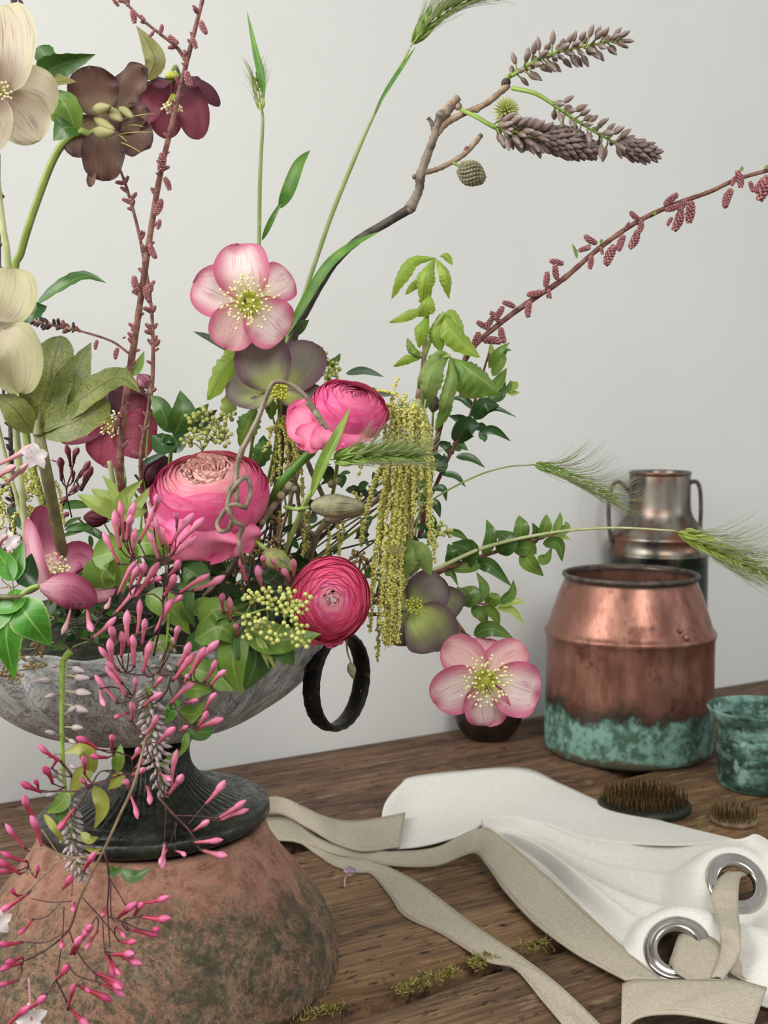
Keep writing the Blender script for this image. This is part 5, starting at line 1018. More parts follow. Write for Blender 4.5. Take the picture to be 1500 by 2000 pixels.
# ---------------------------------------------------------------- mimosa like berries
BALLM = {q: B().ball2(V((0, 0, 0)), 1., nu=12, nv=8).mesh('berry', M[q]) for q in ('mimosa', 'mimosag', 'berry')}
def berries(label, sp, clusters, Y, r=4.6, m='mimosa', sm='stemg'):
    t = plant('berry_sprig', label, 'sprig', sp[0][0], sp[0][1], Y+.03); t.stem(sp, 2.2, M[sm], Y); rn = random.Random(int(clusters[0][0]))
    for cx, cy, w, hh, n in clusters:
        sx, sy = min(sp, key=lambda q: (q[0]-cx)**2+(q[1]-cy)**2)[:2]; t.stem([(sx, sy), ((sx+cx)/2+3, (sy+cy)/2-3), (cx, cy)], 1.3, M[sm], Y)
        for i in range(n):
            a = i*2.4+rn.uniform(-.3, .3); q = sqrt((i+.5)/n); x, y, z = cx+cos(a)*w*q, cy+sin(a)*hh*q, rn.uniform(-.008, .004); p = A(x, y, Y+z)
            t.part('stalk', B().tube([A(cx, cy, Y), A((cx+x)/2, (cy+y)/2+2, Y+z/2), p], .7*PX(Y), 4, 5), M[sm]); o = t.inst('berry', BALLM[m], p, (0, -.3, 1), r*PX(Y)*rn.uniform(.85, 1.12))
    return t
berries('sprig of tiny pale yellow mimosa balls above the grey urn rim', [(440, 1190, .04), (480, 1200), (520, 1190), (560, 1200), (590, 1225)], [(492, 1165, 18, 14, 10), (520, 1165, 22, 18, 11), (545, 1185, 26, 22, 14), (495, 1215, 24, 20, 14), (520, 1225, 24, 14, 8), (560, 1158, 20, 14, 8), (575, 1190, 20, 18, 12), (535, 1245, 18, 12, 8), (575, 1228, 26, 22, 14), (588, 1258, 20, 10, 6), (596, 1175, 12, 22, 6), (480, 1240, 12, 10, 4)], .745, 4.8)
berries('pale green berry sprig behind the biggest ranunculus', [(380, 960, .04), (395, 880), (415, 830), (435, 812)], [(375, 815, 16, 10, 7), (400, 810, 18, 16, 9), (425, 835, 24, 18, 12), (445, 812, 18, 14, 8), (380, 850, 18, 14, 8), (410, 858, 22, 14, 9), (440, 855, 16, 18, 8), (365, 862, 12, 14, 5), (395, 838, 16, 12, 6)], .835, 4.6, 'mimosag')
berries('small green berry cluster right of the slate hellebore', [(640, 800, .03), (640, 740), (645, 710)], [(630, 695, 10, 16, 8), (648, 715, 16, 14, 10), (640, 735, 14, 12, 8), (655, 728, 10, 12, 6)], .86, 3.8, 'mimosag')
berries('tiny budded sprig in the gap beside the crimson ranunculus', [(690, 1180, .03), (700, 1120), (705, 1085)], [(700, 1085, 16, 14, 10), (715, 1100, 12, 12, 7), (690, 1105, 10, 10, 5)], .835, 4, 'berry', 'jstem')
berries('sparse tan buds to the right of the catkin curtain', [(800, 1100, .03), (850, 1050), (875, 1035)], [(855, 1035, 10, 10, 4), (872, 1042, 12, 10, 6), (848, 1060, 8, 8, 4), (862, 1025, 8, 6, 3)], .86, 4, 'mimosag')
berries('brown budded sprig under the curled vine', [(470, 1200, .04), (490, 1120), (500, 1070), (520, 1050)], [(505, 1062, 20, 16, 9), (488, 1085, 18, 14, 8), (520, 1085, 16, 18, 8), (540, 1062, 18, 14, 8), (460, 1110, 20, 16, 8), (430, 1150, 24, 18, 8), (480, 1140, 20, 14, 8), (420, 1175, 14, 12, 5), (385, 1195, 12, 10, 4), (540, 1020, 12, 12, 8), (555, 1090, 14, 12, 7)], .83, 4, 'berry', 'jstem')
berries('little red tipped buds sprawling over the left urn rim', [(60, 1280, .01), (70, 1290), (90, 1300), (30, 1310)], [(78, 1262, 14, 8, 5), (62, 1300, 18, 8, 6), (30, 1325, 16, 14, 6), (8, 1312, 14, 10, 5), (40, 1285, 14, 8, 4), (75, 1275, 12, 8, 4)], .735, 3.6, 'berry', 'stemo')
# ---------------------------------------------------------------- curled vine, lower wood, pods
T = plant('curled_vine', 'smooth tan vine curling in loops over the biggest ranunculus', 'vine', 480, 1100, .78)
T.stem([(476, 1100, .02), (470, 1080), (467, 1050), (474, 1028, -.004), (458, 1018, -.006), (446, 995, -.008), (447, 972), (463, 945, -.004), (480, 932), (488, 945), (488, 970), (478, 990, -.006), (460, 985, -.008), (446, 990, -.006), (432, 1008), (424, 1025), (432, 1038, -.004), (448, 1032), (453, 1010), (447, 985, .003), (447, 955, .004), (470, 935, .006)], 4.6, M['vine'], .715, n=140, wob=.03)
T.stem([(482, 992), (466, 985, -.004), (462, 960, -.006), (462, 925), (468, 890), (488, 850), (505, 815), (520, 775), (532, 750), (546, 745), (570, 752), (595, 772), (615, 800), (628, 822), (640, 838)], [5, 5, 5, 5, 5.4, 5.6, 5.2, 5, 5, 4.8, 4.8, 4.6, 4.6, 5.5, 4], M['vine'], .72, n=110, wob=.04)
T.stem([(600, 785), (618, 810), (630, 830)], 5, M['vine'], .72); T.part('vine_bud', B().ball2(A(620, 810, .715), 6.5*PX(.72), (.6, -.3, -.7), 1.8, tipp=.6), M['podf'])
T = plant('wood_branch', 'forked tan branch among the stems at the middle of the bouquet', 'branch', 400, 1160, .86)
T.stem([(400, 1165, .03), (440, 1125, .01), (480, 1070), (510, 1022), (545, 975), (562, 958)], [7, 7.5, 7.5, 7.5, 6, 7], M['vine'], .80, wob=.12, n=50)
T.stem([(590, 1140, .03), (622, 1040), (660, 1012), (700, 1000), (750, 965), (800, 900)], [7, 7, 7, 6, 6, 5], M['vine'], .84, wob=.12, n=50); T.stem([(600, 900), (612, 930), (622, 950), (640, 990)], [5, 5, 5, 5], M['vine'], .85, wob=.12)
T.stem([(622, 1045), (600, 1035), (585, 1010)], 4, M['vine'], .84, wob=.12)
for x, y, r in ((548, 968, 9), (565, 950, 10), (500, 1035, 8), (512, 1020, 7), (574, 955, 8), (648, 945, 9), (660, 940, 8), (640, 1015, 8)): T.part('bark_knob', B().ball(A(x, y, .795 if x < 600 else .83), r*PX(.8), (1, 0, 1), 1.2), M['podf'])
def pod(label, P0, P1, w, Y, m, st):
    t = plant('seed_pod', label, 'seed pod', P0[0], P0[1], Y); a, b_ = A(*P0, Y), A(*P1, Y-.003)
    t.part('husk', B().ball2(a.lerp(b_, .5), w*PX(Y), b_-a, (b_-a).length/2/(w*PX(Y)), 20, 16, tipp=.35), M[m])
    n = 30; e = (b_-a).normalized(); o1 = e.cross(V((0, -1, 0))).normalized()
    for s in (-1, 1):
        t.part('ridge', B().tube([a.lerp(b_, q)+o1*(s*w*.35*sin(pi*q))*PX(Y)+V((0, -1, 0))*w*.93*sin(pi*q)*PX(Y) for q in (0.1, .3, .5, .7, .9)], .9*PX(Y), 5, 20), M[m])
    t.stem(st, 4, M['wax'], Y)
pod('long grey green fuzzy pod pointing right in the middle', (606, 988), (712, 988), 24, .775, 'podf', [(556, 990, .01), (580, 994), (604, 990)])
pod('small greenish pod over the jasmine between two ranunculus', (514, 1078), (572, 1112), 22, .765, 'podg', [(500, 1058, .01), (512, 1066), (524, 1078)])
T = plant('dry_husk', 'little tan dried bud hanging inside the ring handle', 'bud', 680, 1260, .80); T.stem([(676, 1250), (679, 1275), (686, 1295)], 1.8, M['vine'], .80); T.part('husk', B().ball2(A(687, 1310, .80), 9*PX(.8), (.2, 0, -1), 1.9, tipp=.6), M['podf'])
T = plant('dry_husk', 'papery brown flower husk on the catkin curtain', 'husk', 772, 1080, .81)
for i in range(4): T.leaf([(775, 1080), (768+i*6, 1074), (760+i*12, 1082-i*5)], 6, M['l_bract'], .80)
# ---------------------------------------------------------------- wisteria racemes hanging over the urn
T = plant('wisteria_raceme', 'long green wisteria raceme hanging down the left of the urn', 'flower raceme', 135, 1275, .74)
T.stem([(138, 1272), (128, 1284), (122, 1300), (121, 1380), (122, 1470), (127, 1540), (135, 1590), (140, 1640)], [8, 7, 6, 5, 4.5, 4, 3.6, 2.6], M['wax'], .735, n=60)
rn = random.Random(4)
for x0, y0, x1, y1 in [(125, 1300, 165, 1312), (125, 1320, 175, 1325), (126, 1348, 178, 1355), (124, 1375, 172, 1390), (124, 1352, 88, 1362), (122, 1330, 75, 1328), (124, 1300, 100, 1302), (125, 1420, 162, 1422), (124, 1438, 88, 1428), (124, 1395, 148, 1382), (126, 1440, 148, 1452), (124, 1470, 90, 1478), (126, 1500, 92, 1512), (126, 1492, 150, 1500), (128, 1545, 90, 1555), (128, 1530, 90, 1500)]:
    p, q = A(x0, y0, .735), A(x1, y1, .728); T.inst('floret_bud', WB['wistp'], p, q-p, (q-p).length)
raceme(T, [(128, 1545), (138, 1600), (146, 1660), (160, 1710)], .732, 80, 30, 'wistp', 1.1, 2.4, .2, 9)
T = plant('wisteria_raceme', 'shorter pale wisteria raceme in front of the urn stem', 'flower raceme', 290, 1340, .74)
raceme(T, [(290, 1340), (296, 1400), (303, 1460), (318, 1545)], .74, 110, 32, 'wistp', 1.15, 4, .2, 12)
raceme(T, [(330, 1200), (322, 1280), (300, 1345)], .755, 14, 28, 'wistp', 1.1, 3, .2, 13)
# ---------------------------------------------------------------- broad leaves at the urn mouth
shoot('broad_foliage', 'broad mid green leaves draped over the right side of the urn', 'leaves', [(400, 1190, .05), (455, 1210, .01), (500, 1225)], 4, 'stemg', .765, [
 ([(480, 1225), (540, 1250, -.008), (628, 1238)], 34, 'l_green', dict(n=(0, -1, .6), cup=.2)), ([(470, 1225), (455, 1290, -.006), (470, 1358)], 34, 'l_green', dict(n=(-.4, -1, .2))),
 ([(470, 1222), (500, 1280, -.004), (478, 1350, .002)], 42, 'l_deep', dict(n=(.3, -1, .2))), ([(520, 1240, -.002), (552, 1270, -.008), (575, 1300)], 26, 'l_deep', dict(n=(.3, -1, .3))),
 ([(395, 1225), (420, 1190, -.006), (478, 1200)], 26, 'l_green', dict(n=(0, -1, .5))), ([(380, 1250), (430, 1225, -.008), (470, 1262)], 30, 'l_green', dict(n=(0, -1, .5))), ([(460, 1190, .004), (440, 1200), (385, 1240)], 20, 'l_deep', dict(n=(0, -1, .7))),
 ([(505, 1245, -.006), (520, 1270, -.012), (540, 1312, -.008)], 6, 'l_lime', dict(sh='lance')), ([(500, 1245, -.006), (512, 1270, -.012), (526, 1308, -.008)], 5, 'l_lime', dict(sh='lance')),
 ([(458, 1185), (480, 1200), (500, 1180)], 22, 'l_deep', {}), ([(400, 1290), (440, 1330), (455, 1350)], 26, 'l_green', {}), ([(370, 1290, .01), (400, 1260, .006), (440, 1290, .01)], 34, 'l_deep', {})])
shoot('jasmine_foliage', 'rounded light green leaves among the jasmine buds over the urn', 'leaves', [(330, 1250, .03), (325, 1180, .01), (330, 1120)], 3, 'jstem', .765, [
 ([(180, 1090), (230, 1085, -.006), (240, 1160)], 36, 'l_green', dict(n=(0, -1, .3))), ([(205, 1150, .004), (200, 1120, 0), (230, 1078)], 40, 'l_green', dict(n=(-.2, -1, .3))), ([(245, 1075), (290, 1060, -.004), (335, 1085)], 28, 'l_green', dict(n=(0, -1, .4))),
 ([(285, 1160), (330, 1185, -.008), (372, 1240)], 28, 'l_green', dict(n=(.1, -1, .4))), ([(360, 1108), (385, 1130), (345, 1150)], 28, 'l_deep', dict(n=(.1, -1, .3))), ([(372, 1140), (365, 1190, -.004), (382, 1225)], 14, 'l_deep', dict(n=(.5, -1, .1))),
 ([(290, 1250), (320, 1270, -.004), (345, 1290)], 26, 'l_green', dict(n=(0, -1, .5))), ([(350, 1290), (390, 1310, -.004), (430, 1322)], 26, 'l_green', dict(n=(0, -1, .5))), ([(345, 1365), (335, 1390, -.006), (322, 1412)], 14, 'l_bright', dict(n=(-.2, -1, .2))),
 ([(355, 1350), (385, 1345, -.006), (415, 1350)], 20, 'l_green', {}), ([(350, 1390, .003), (380, 1395), (400, 1370)], 18, 'l_green', {}), ([(365, 1420, .004), (395, 1430), (420, 1425)], 18, 'l_deep', {}), ([(365, 1430), (362, 1455, -.004), (348, 1480)], 9, 'l_green', {}), ([(350, 1465), (330, 1485), (305, 1500)], 8, 'l_green', {}),
 ([(375, 1200), (400, 1180), (430, 1185)], 16, 'l_green', {}), ([(290, 1110, .01), (310, 1090, .01), (345, 1100, .01)], 22, 'l_deep', {})], cup=.2)
# dark filler greens inside the bouquet
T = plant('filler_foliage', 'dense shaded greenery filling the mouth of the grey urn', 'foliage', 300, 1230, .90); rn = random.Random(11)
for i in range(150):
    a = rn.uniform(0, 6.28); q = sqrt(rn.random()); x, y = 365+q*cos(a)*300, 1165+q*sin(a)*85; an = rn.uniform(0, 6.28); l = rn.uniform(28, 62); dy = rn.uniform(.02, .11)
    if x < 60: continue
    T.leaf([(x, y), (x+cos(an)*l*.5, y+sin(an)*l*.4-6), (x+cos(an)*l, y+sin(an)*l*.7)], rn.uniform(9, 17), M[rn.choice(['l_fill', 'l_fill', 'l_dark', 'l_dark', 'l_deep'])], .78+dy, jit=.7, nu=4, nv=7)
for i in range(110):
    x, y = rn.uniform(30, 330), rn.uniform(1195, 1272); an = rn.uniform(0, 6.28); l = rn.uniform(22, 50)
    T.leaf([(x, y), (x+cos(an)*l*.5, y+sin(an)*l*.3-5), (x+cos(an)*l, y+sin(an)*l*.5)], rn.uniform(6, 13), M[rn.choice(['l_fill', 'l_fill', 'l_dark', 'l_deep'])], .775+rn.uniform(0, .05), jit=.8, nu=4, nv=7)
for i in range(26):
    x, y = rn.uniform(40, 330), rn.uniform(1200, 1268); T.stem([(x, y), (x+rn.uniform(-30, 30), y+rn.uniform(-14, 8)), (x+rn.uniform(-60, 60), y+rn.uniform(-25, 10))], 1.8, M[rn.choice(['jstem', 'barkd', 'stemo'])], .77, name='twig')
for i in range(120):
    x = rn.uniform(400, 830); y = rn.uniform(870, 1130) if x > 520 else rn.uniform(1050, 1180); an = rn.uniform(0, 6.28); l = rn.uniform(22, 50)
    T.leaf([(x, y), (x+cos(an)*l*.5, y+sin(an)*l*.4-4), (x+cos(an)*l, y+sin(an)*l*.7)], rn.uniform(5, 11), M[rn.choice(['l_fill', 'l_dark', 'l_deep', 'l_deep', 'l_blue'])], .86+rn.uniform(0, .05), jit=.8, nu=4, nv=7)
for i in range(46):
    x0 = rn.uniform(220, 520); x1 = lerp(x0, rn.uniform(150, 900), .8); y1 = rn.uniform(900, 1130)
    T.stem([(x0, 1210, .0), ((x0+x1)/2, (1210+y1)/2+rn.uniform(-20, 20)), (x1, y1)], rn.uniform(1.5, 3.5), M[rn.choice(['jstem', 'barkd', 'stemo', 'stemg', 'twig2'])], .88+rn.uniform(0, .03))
shoot('narrow_foliage', 'thin dark willow like leaves left of centre behind the lime collar', 'leaves', [(230, 1130, .03), (200, 1060, .01), (150, 1010)], 2, 'stemo', .86, [
 ([(115, 990), (150, 985), (180, 990)], 9, 'l_deep', {}), ([(125, 1035), (165, 1030), (210, 1060)], 9, 'l_deep', {}), ([(180, 1030), (200, 1050, -.004), (215, 1072)], 7, 'l_deep', {}), ([(125, 1030), (140, 1018), (160, 1010)], 5, 'l_deep', {}), ([(175, 1045), (178, 1060), (176, 1078)], 5, 'l_deep', {}), ([(238, 900, .01), (242, 930), (246, 960)], 5, 'l_deep', {}),
 ([(115, 1050), (180, 1025), (215, 1018)], 7, 'l_deep', {}), ([(15, 990, -.04), (30, 1010, -.04), (42, 1035, -.04)], 10, 'l_blue', {})], sh='lance')
# ================================================================ JASMINE
def jbud(mat, bend, fat=1.):
    prof = [(.040, 0), (.048, .03), (.050, .12), (.058, .32), (.070, .46), (.076, .50), (.072, .54), (.092, .61), (.112, .70), (.110, .78), (.086, .87), (.044, .95), (.002, 1.)]
    b = B().lathe([(r*fat, z) for r, z in prof], 10); b.v = [V((v.x+bend*sin(v.z*pi)*.9, v.y, v.z)) for v in b.v]; return b.mesh('flower_bud', mat)
JB = {m: [jbud(M[m], q, f) for q in (-.05, .05) for f in (.9, 1.1)] for m in ('bud', 'budp', 'budd', 'budr')}
CAL = B().lathe([(.0, -.03), (.045, -.02), (.055, .03), (.045, .09), (.036, .10)], 8).mesh('calyx', M['jstem'])
def jas(t, node, buds, Y, m='bud', Lf=62, sw=1.5, sm='jstem'):
    """flower buds on dark stalks that all leave one node"""
    N = A(node[0], node[1], Y+(node[2] if len(node) > 2 else .006)); px = PX(Y); rn = random.Random(int(node[0]*7+node[1]))
    for bx, by, tx, ty in buds:
        d2 = sqrt((tx-bx)**2+(ty-by)**2); L = max(d2, min(Lf, d2*1.35+8)); dz = sqrt(max(0, L*L-d2*d2))*px; z0 = rn.uniform(-.004, .006)
        p, q = A(bx, by, Y+z0), A(tx, ty, Y+z0-dz); l = (q-p).length; w = min(max(l, 52*px), 66*px)*.98
        o = t.inst('flower_bud', rn.choice(JB[m]), p, q-p, (w, w, l)); obj('calyx', CAL, o)
        dn = (N-p).length
        if dn > 4*px:
            mid = p.lerp(N, .5)-(q-p).normalized()*min(dn*.22, l*.4)
            t.part('stalk', B().tube([p, mid, N], [1.5*px, sw*px, sw*1.1*px], 5, 9), M[sm])
def jt(label, stems, groups, Y, x, y, sm='jstem', **k):
    t = plant('jasmine_sprig', label, 'jasmine sprig', x, y, Y)
    for P, r in stems: t.stem(P, r, M[sm], Y, seg=6)
    for node, buds in groups: jas(t, node, buds, Y, **k)
    return t
jt('upper fan of pink jasmine buds in front of the biggest ranunculus', [([(318, 1180, .02), (322, 1130), (322, 1100), (300, 1060)], [2.4, 2, 1.8, 1.5]), ([(322, 1100), (286, 1090), (262, 1085)], 1.6), ([(322, 1100), (345, 1070)], 1.6)], [
 ((264, 1086), [(241, 1057, 234, 975), (235, 1072, 224, 994), (247, 1057, 264, 978), (255, 1096, 265, 1031), (232, 1102, 200, 1038), (252, 1048, 258, 1005)]),
 ((318, 1096), [(271, 1060, 303, 985), (298, 1005, 308, 964), (318, 1066, 302, 1009), (309, 1093, 288, 1036)]),
 ((338, 1090), [(333, 1064, 380, 1001), (345, 1030, 342, 1000), (352, 1060, 400, 1010), (330, 1097, 387, 1046)])], .72, 320, 1180)
jt('middle cluster of upright pink jasmine buds above the urn rim', [([(300, 1280, .01), (312, 1225), (318, 1180), (300, 1160)], [2.6, 2.2, 2, 1.6]), ([(318, 1180), (330, 1150), (345, 1165)], 1.6), ([(300, 1160), (262, 1165), (240, 1185)], 1.6)], [
 ((262, 1166), [(230, 1162, 268, 1094), (254, 1150, 271, 1105), (267, 1144, 282, 1097), (265, 1166, 312, 1096), (290, 1142, 316, 1128), (222, 1201, 270, 1145)]),
 ((330, 1150), [(331, 1124, 351, 1093), (319, 1165, 343, 1121), (349, 1159, 411, 1121), (376, 1154, 441, 1124), (328, 1180, 357, 1162)]),
 ((300, 1250), [(303, 1235, 339, 1165), (267, 1243, 273, 1168)]), ((200, 1200), [(178, 1249, 228, 1204), (171, 1192, 181, 1235)])], .735, 300, 1280)
jt('pair of pale buds drooping below the pink cup flower', [([(160, 1175, .01), (150, 1185)], 1.5)], [((145, 1180), [(138, 1189, 120, 1240)]), ((212, 1170), [(216, 1165, 205, 1190)])], .75, 160, 1175, m='budp')
jt('dense jasmine bud clusters hanging over the middle of the urn bowl', [([(330, 1255, .03), (318, 1290), (312, 1316), (335, 1318)], [3, 2.6, 2.4, 2]), ([(312, 1316), (270, 1318), (232, 1312)], 2.2), ([(335, 1318), (325, 1350), (300, 1375), (285, 1350)], 2), ([(335, 1318), (345, 1320), (372, 1328)], 2)], [
 ((245, 1312), [(252, 1262, 249, 1190), (222, 1300, 214, 1246), (237, 1282, 237, 1232), (262, 1303, 259, 1238), (232, 1309, 192, 1262), (221, 1262, 216, 1222)]),
 ((300, 1320), [(280, 1312, 295, 1250), (277, 1261, 284, 1207), (340, 1261, 349, 1222), (300, 1343, 317, 1323)]),
 ((345, 1322), [(345, 1303, 372, 1253), (337, 1330, 379, 1273), (360, 1335, 368, 1318)]),
 ((385, 1330), [(372, 1318, 402, 1262), (381, 1303, 429, 1250), (399, 1333, 423, 1288), (411, 1339, 442, 1309)]),
 ((258, 1358), [(230, 1373, 184, 1317), (195, 1345, 205, 1380), (247, 1360, 205, 1300), (263, 1350, 265, 1322), (240, 1335, 208, 1290)])], .715, 320, 1290)
jt('jasmine buds in front of the bottom of the bowl', [([(330, 1340, .01), (345, 1385), (372, 1418), (360, 1400)], [2, 2, 1.6, 1.5]), ([(300, 1355, .01), (265, 1375), (258, 1408), (282, 1440)], [2, 1.8, 1.6, 1.5])], [
 ((265, 1390), [(279, 1381, 318, 1353), (255, 1408, 257, 1370), (248, 1393, 223, 1402)]), ((282, 1440), [(282, 1437, 308, 1395), (310, 1451, 343, 1420)]),
 ((345, 1385), [(333, 1375, 381, 1330), (360, 1373, 388, 1367)]), ((372, 1418), [(387, 1418, 406, 1388), (400, 1390, 423, 1353), (383, 1425, 438, 1403), (350, 1430, 368, 1418)])], .72, 330, 1340)
jt('jasmine buds around the black iron stem of the urn', [([(285, 1440, .0), (290, 1470), (318, 1525), (320, 1560)], [1.8, 1.6, 1.6, 1.4]), ([(265, 1510), (240, 1513), (200, 1505)], 1.4), ([(290, 1470), (262, 1510)], 1.5)], [
 ((262, 1505), [(257, 1483, 272, 1460), (265, 1500, 280, 1483), (257, 1515, 286, 1500), (250, 1540, 243, 1523), (253, 1550, 269, 1601), (287, 1535, 293, 1572)]),
 ((318, 1550), [(328, 1553, 358, 1512), (335, 1540, 346, 1462), (307, 1507, 335, 1525)])], .715, 285, 1440)
jt('jasmine buds fanning left below the urn bowl', [([(260, 1480, .01), (225, 1468), (190, 1463)], 1.6), ([(250, 1508, .01), (195, 1528), (180, 1530)], [1.8, 2.4, 3]), ([(180, 1530), (165, 1512)], 1.6), ([(140, 1518), (118, 1488)], 1.5), ([(180, 1530), (150, 1545), (110, 1545), (80, 1547)], 1.8), ([(180, 1530), (145, 1590)], 1.5)], [
 ((225, 1470), [(190, 1463, 148, 1440), (210, 1480, 175, 1476), (218, 1462, 218, 1435)]), ((182, 1530), [(165, 1510, 162, 1475), (172, 1540, 157, 1520), (147, 1578, 112, 1623)]),
 ((140, 1518), [(120, 1488, 73, 1453), (101, 1500, 112, 1478)]), ((128, 1537), [(103, 1530, 84, 1498), (80, 1547, 40, 1528), (75, 1543, 67, 1523)])], .71, 260, 1480, m='budr')
jt('jasmine buds resting against the iron foot plate at its right', [([(310, 1558, .0), (340, 1592), (368, 1620), (390, 1655)], [2.6, 2.6, 2.2, 1.6]), ([(345, 1593), (385, 1594), (422, 1598)], 1.5), ([(368, 1610), (385, 1590), (402, 1570)], 1.3), ([(324, 1576), (323, 1610), (321, 1645)], 1.5), ([(346, 1608), (335, 1640), (326, 1665)], 1.3), ([(342, 1605), (343, 1640)], 1.2)], [
 ((402, 1571), [(402, 1570, 441, 1523)]), ((422, 1599), [(423, 1600, 482, 1562), (430, 1603, 487, 1580)]), ((372, 1622), [(380, 1622, 410, 1602)]), ((385, 1650), [(380, 1645, 437, 1640), (393, 1660, 445, 1672)]), ((322, 1650), [(322, 1645, 317, 1698), (326, 1660, 312, 1690)]), ((343, 1650), [(343, 1662, 363, 1672)])], .705, 310, 1558, sm='jstem')
T = jt('main tan jasmine stem trailing over the pot with buds at the left edge', [([(285, 1440, .01), (262, 1530), (235, 1590), (203, 1660), (170, 1725), (152, 1765), (135, 1815)], [3.2, 3.2, 3.2, 3, 2.8, 2.6, 2.4]), ([(200, 1665), (150, 1675), (115, 1668), (82, 1655), (55, 1660)], [2.4, 2, 1.8, 1.6, 1.5]), ([(150, 1675), (110, 1685), (90, 1705), (40, 1700)], [2, 2, 1.8, 1.5]), ([(122, 1680), (105, 1655), (82, 1620)], 1.5), ([(148, 1680), (142, 1720), (140, 1750)], 1.5), ([(90, 1705), (62, 1735)], 1.5)], [
 ((82, 1650), [(82, 1655, 60, 1590), (68, 1600, 46, 1552)]), ((58, 1662), [(50, 1657, 10, 1608)]), ((55, 1690), [(53, 1683, 0, 1663), (40, 1707, -8, 1680), (38, 1700, -4, 1700), (70, 1713, 73, 1690)]), ((188, 1668), [(163, 1702, 188, 1663)]), ((140, 1712), [(123, 1735, 140, 1710)]), ((60, 1738), [(57, 1743, -4, 1782), (35, 1750, 22, 1735)])], .70, 285, 1440, sm='jstem2', m='budr')
jt('jasmine bud tassel hanging over the face of the terracotta pot', [([(203, 1662, 0), (212, 1700), (212, 1740), (210, 1775), (215, 1850)], [2.4, 2.2, 2, 1.8, 1.3]), ([(214, 1715), (235, 1750), (250, 1770), (280, 1762)], 1.4), ([(210, 1790), (240, 1800), (250, 1812)], 1.4), ([(158, 1750), (190, 1785), (220, 1820), (232, 1838)], 1.5), ([(216, 1720), (218, 1790), (235, 1800), (277, 1790)], 1.3), ([(200, 1790), (204, 1850), (210, 1862)], 1.2)], [
 ((278, 1762), [(280, 1763, 332, 1750), (263, 1787, 280, 1764), (230, 1793, 267, 1763)]), ((240, 1798), [(277, 1790, 335, 1793), (247, 1815, 310, 1828), (297, 1820, 310, 1814)]), ((224, 1815), [(227, 1810, 245, 1833), (232, 1838, 267, 1838)]),
 ((207, 1858), [(215, 1865, 263, 1863), (238, 1868, 277, 1883), (205, 1860, 222, 1912), (215, 1872, 235, 1905)]), ((202, 1778), [(207, 1775, 198, 1790)]), ((188, 1790), [(190, 1820, 166, 1857), (160, 1835, 180, 1807)])], .695, 203, 1662, m='budr')
jt('lowest jasmine buds at the bottom left over the terracotta pot', [([(152, 1765, 0), (135, 1815), (90, 1855), (40, 1880), (0, 1895)], [2.2, 2.2, 1.8, 1.6, 1.5]), ([(135, 1815), (145, 1845), (165, 1880), (188, 1902)], 1.6), ([(130, 1880), (150, 1905), (190, 1918)], 1.5), ([(108, 1925), (60, 1965), (20, 1995)], [2, 2.6, 3]), ([(140, 1760), (100, 1762), (60, 1755)], 1.3), ([(118, 1765), (90, 1790), (62, 1797)], 1.3), ([(135, 1815), (90, 1840), (45, 1840)], 1.3), ([(110, 1915), (125, 1945), (135, 1965)], 2), ([(125, 1770), (122, 1830), (110, 1920)], 1.4)], [
 ((145, 1855), [(145, 1863, 180, 1807), (138, 1863, 160, 1828)]), ((188, 1904), [(187, 1900, 243, 1930), (193, 1920, 245, 1947), (205, 1915, 238, 1932)]), ((150, 1925), [(160, 1930, 220, 1955), (158, 1925, 176, 1938)]), ((145, 1775), [(145, 1763, 143, 1782)]), ((122, 1835), [(120, 1833, 120, 1853)]),
 ((60, 1798), [(63, 1797, 35, 1825)]), ((45, 1841), [(43, 1840, -5, 1843)]), ((42, 1885), [(40, 1883, 0, 1895), (35, 1915, -4, 1925), (44, 1870, 10, 1880)]), ((134, 1968), [(133, 1970, 147, 1920), (137, 1970, 173, 2004)]), ((90, 1945), [(15, 2002, 60, 1965), (50, 1975, 90, 1945), (112, 1910, 133, 1885)])], .69, 152, 1765, m='budr')
jt('dull wine coloured jasmine buds silhouetted behind the olive stalk', [([(140, 1010, .02), (130, 960), (140, 925)], 1.6), ([(120, 990), (140, 955), (155, 925), (170, 905)], 1.6), ([(118, 975), (150, 960), (160, 945)], 1.4), ([(130, 960), (118, 910), (100, 898)], 1.3)], [
 ((128, 950), [(120, 937, 117, 893), (142, 940, 140, 918)]), ((140, 925), [(138, 910, 129, 868), (144, 904, 153, 874)]), ((150, 940), [(156, 931, 176, 900), (159, 957, 180, 910), (162, 950, 172, 920)]), ((124, 985), [(118, 982, 128, 975), (124, 1012, 134, 1002), (138, 960, 148, 950)])], .84, 140, 1010, m='budd')
jt('jasmine buds rising between the pod and the crimson ranunculus', [([(500, 1190, .02), (510, 1160), (512, 1130)], 1.6), ([(540, 1180, .02), (555, 1150), (560, 1130)], 1.5)], [
 ((500, 1165), [(483, 1137, 470, 1088), (513, 1150, 503, 1103), (525, 1170, 527, 1150), (450, 1213, 448, 1165), (437, 1197, 435, 1158), (465, 1242, 460, 1218)]), ((555, 1148), [(543, 1117, 528, 1090), (567, 1140, 550, 1110), (573, 1127, 572, 1090), (516, 1110, 514, 1085)])], .755, 500, 1190)
jt('pale pink jasmine buds poking in from the left edge', [([(-20, 960), (0, 930)], 2), ([(-10, 1100, .01), (10, 1070)], 1.5)], [((-8, 925), [(-10, 910, 72, 865), (-10, 935, 30, 910), (5, 950, 55, 905)]), ((12, 1075), [(0, 1065, 14, 1045), (20, 1090, 18, 1075)])], .74, -20, 960, m='budp', Lf=90)
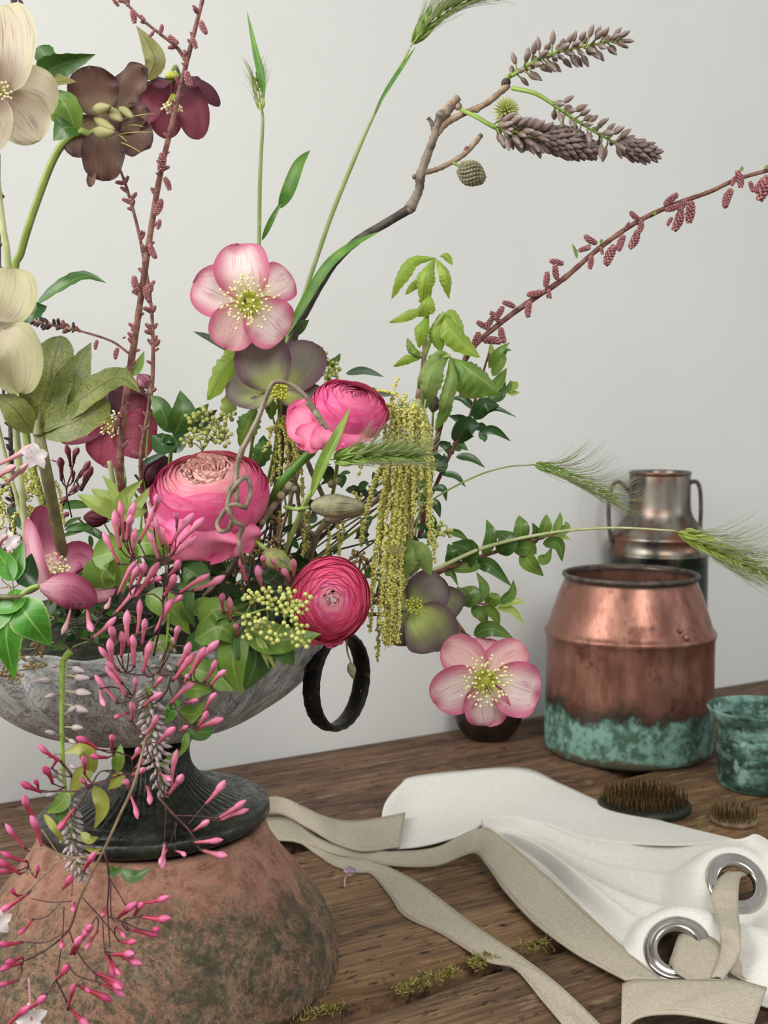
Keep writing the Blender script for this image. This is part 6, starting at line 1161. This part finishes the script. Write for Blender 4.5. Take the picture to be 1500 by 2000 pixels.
def jflower(label, cx, cy, Y, r, ax, tube):
    t = plant('jasmine_flower', label, 'jasmine flower', cx, cy, Y); o = A(cx, cy, Y); a = V(ax).normalized(); e1 = a.orthogonal().normalized(); e2 = a.cross(e1)
    for i in range(5):
        th = 2*pi*i/5+.3; er = e1*cos(th)+e2*sin(th); P = [o, o+er*r*.55*PX(Y)+a*r*.25*PX(Y), o+er*r*PX(Y)+a*r*.1*PX(Y)]; t.part('petal', B().blade(P, r*.34*PX(Y), 'leaf', a, .3, 6, 9), M['white'])
    t.part('floral_tube', B().tube([o, A(*tube, Y+.006)], [2.6*PX(Y), 2*PX(Y)], 8), M['budp'])
jflower('white open jasmine flower at the left beside the olive stalk', 66, 893, .735, 30, (.6, -.7, .35), (20, 935))
jflower('white open jasmine flower at the left edge over the pot', -4, 1800, .70, 30, (.5, -1, .2), (30, 1770))
jflower('white open jasmine flower at the very bottom left corner', 62, 1992, .69, 36, (0, -1, .5), (56, 1910))
jflower('small white jasmine flower peeking behind the left leaves', 20, 1058, .765, 22, (.3, -1, .3), (10, 1080))
shoot('jasmine_foliage', 'narrow yellowing jasmine leaves trailing in front of the iron foot', 'leaves', [(250, 1508, .01), (200, 1506), (180, 1530)], 1.4, 'jstem', .722, [
 ([(184, 1510), (165, 1465, -.004), (125, 1470)], 17, 'l_yellowing', dict(n=(0, -1, .5))), ([(180, 1500), (155, 1520, -.004), (134, 1560)], 17, 'l_yellowing', dict(n=(-.3, -1, .1))), ([(227, 1508), (232, 1480, -.004), (236, 1453)], 13, 'l_green', {}), ([(238, 1508), (228, 1525, -.004), (210, 1542)], 14, 'l_yellowing', {}),
 ([(184, 1535), (200, 1575, -.004), (184, 1620)], 16, 'l_yellowing', {}), ([(132, 1545), (118, 1570, -.004), (90, 1588)], 17, 'l_green', {}), ([(122, 1555), (120, 1585), (110, 1612)], 14, 'l_deep', {}), ([(86, 1590), (108, 1620, -.004), (128, 1650)], 8, 'l_yellowing', {}),
 ([(158, 1626), (175, 1640, -.004), (192, 1634)], 10, 'l_yellowing', {}), ([(165, 1655), (185, 1662), (200, 1655)], 5, 'l_yellowing', {}), ([(236, 1700), (262, 1712, -.004), (296, 1695)], 13, 'l_deep', dict(n=(0, -1, .5))), ([(215, 1690), (222, 1705), (240, 1690)], 10, 'l_deep', {})])
T = plant('fallen_floret', 'tiny lilac floret fallen on the beige strap', 'floret', 680, 1702, .9); T.e.location = T.o = G(680, 1702, .006)
for i in range(4):
    p = G(683, 1702, .012); T.part('petal', B().blade([p, p+V((.003*cos(i*1.6), .001, .003*sin(i*1.6)+.001)), p+V((.005*cos(i*1.6), 0, .0045*sin(i*1.6)))], .0024, 'round', (0, -1, .3), .3, 6, 6), M['lilac'])
T.part('floral_tube', B().tube([G(682, 1706, .010), G(674, 1715, .007), G(673, 1733, .002)], .0008, 6), M['budp'])
GR = {'hellebore_flower': 'hellebore flowers in the arrangement', 'ranunculus': 'ranunculus blooms in the urn', 'jasmine_sprig': 'jasmine sprigs trailing over the urn', 'jasmine_flower': 'open white jasmine flowers',
 'catkin_twig': 'catkin twigs in the arrangement', 'barley_stem': 'barley stems in the arrangement', 'hellebore_foliage': 'hellebore leaves at the left', 'hellebore_bud': 'closed hellebore buds', 'oak_branch': 'young oak branches',
 'glossy_shoot': 'glossy shoots on the right of the urn', 'catkin_cluster': 'hanging oak catkins', 'berry_sprig': 'berry sprigs in the arrangement', 'wisteria_raceme': 'wisteria racemes over the urn', 'jasmine_foliage': 'jasmine leaves',
 'flower_frog': 'pin flower frogs on the table', 'seed_pod': 'fuzzy seed pods'}
for o in S.objects:
    if o.parent is None and o.name.split('.')[0] in GR and 'category' in o: o['group'] = GR[o.name.split('.')[0]]
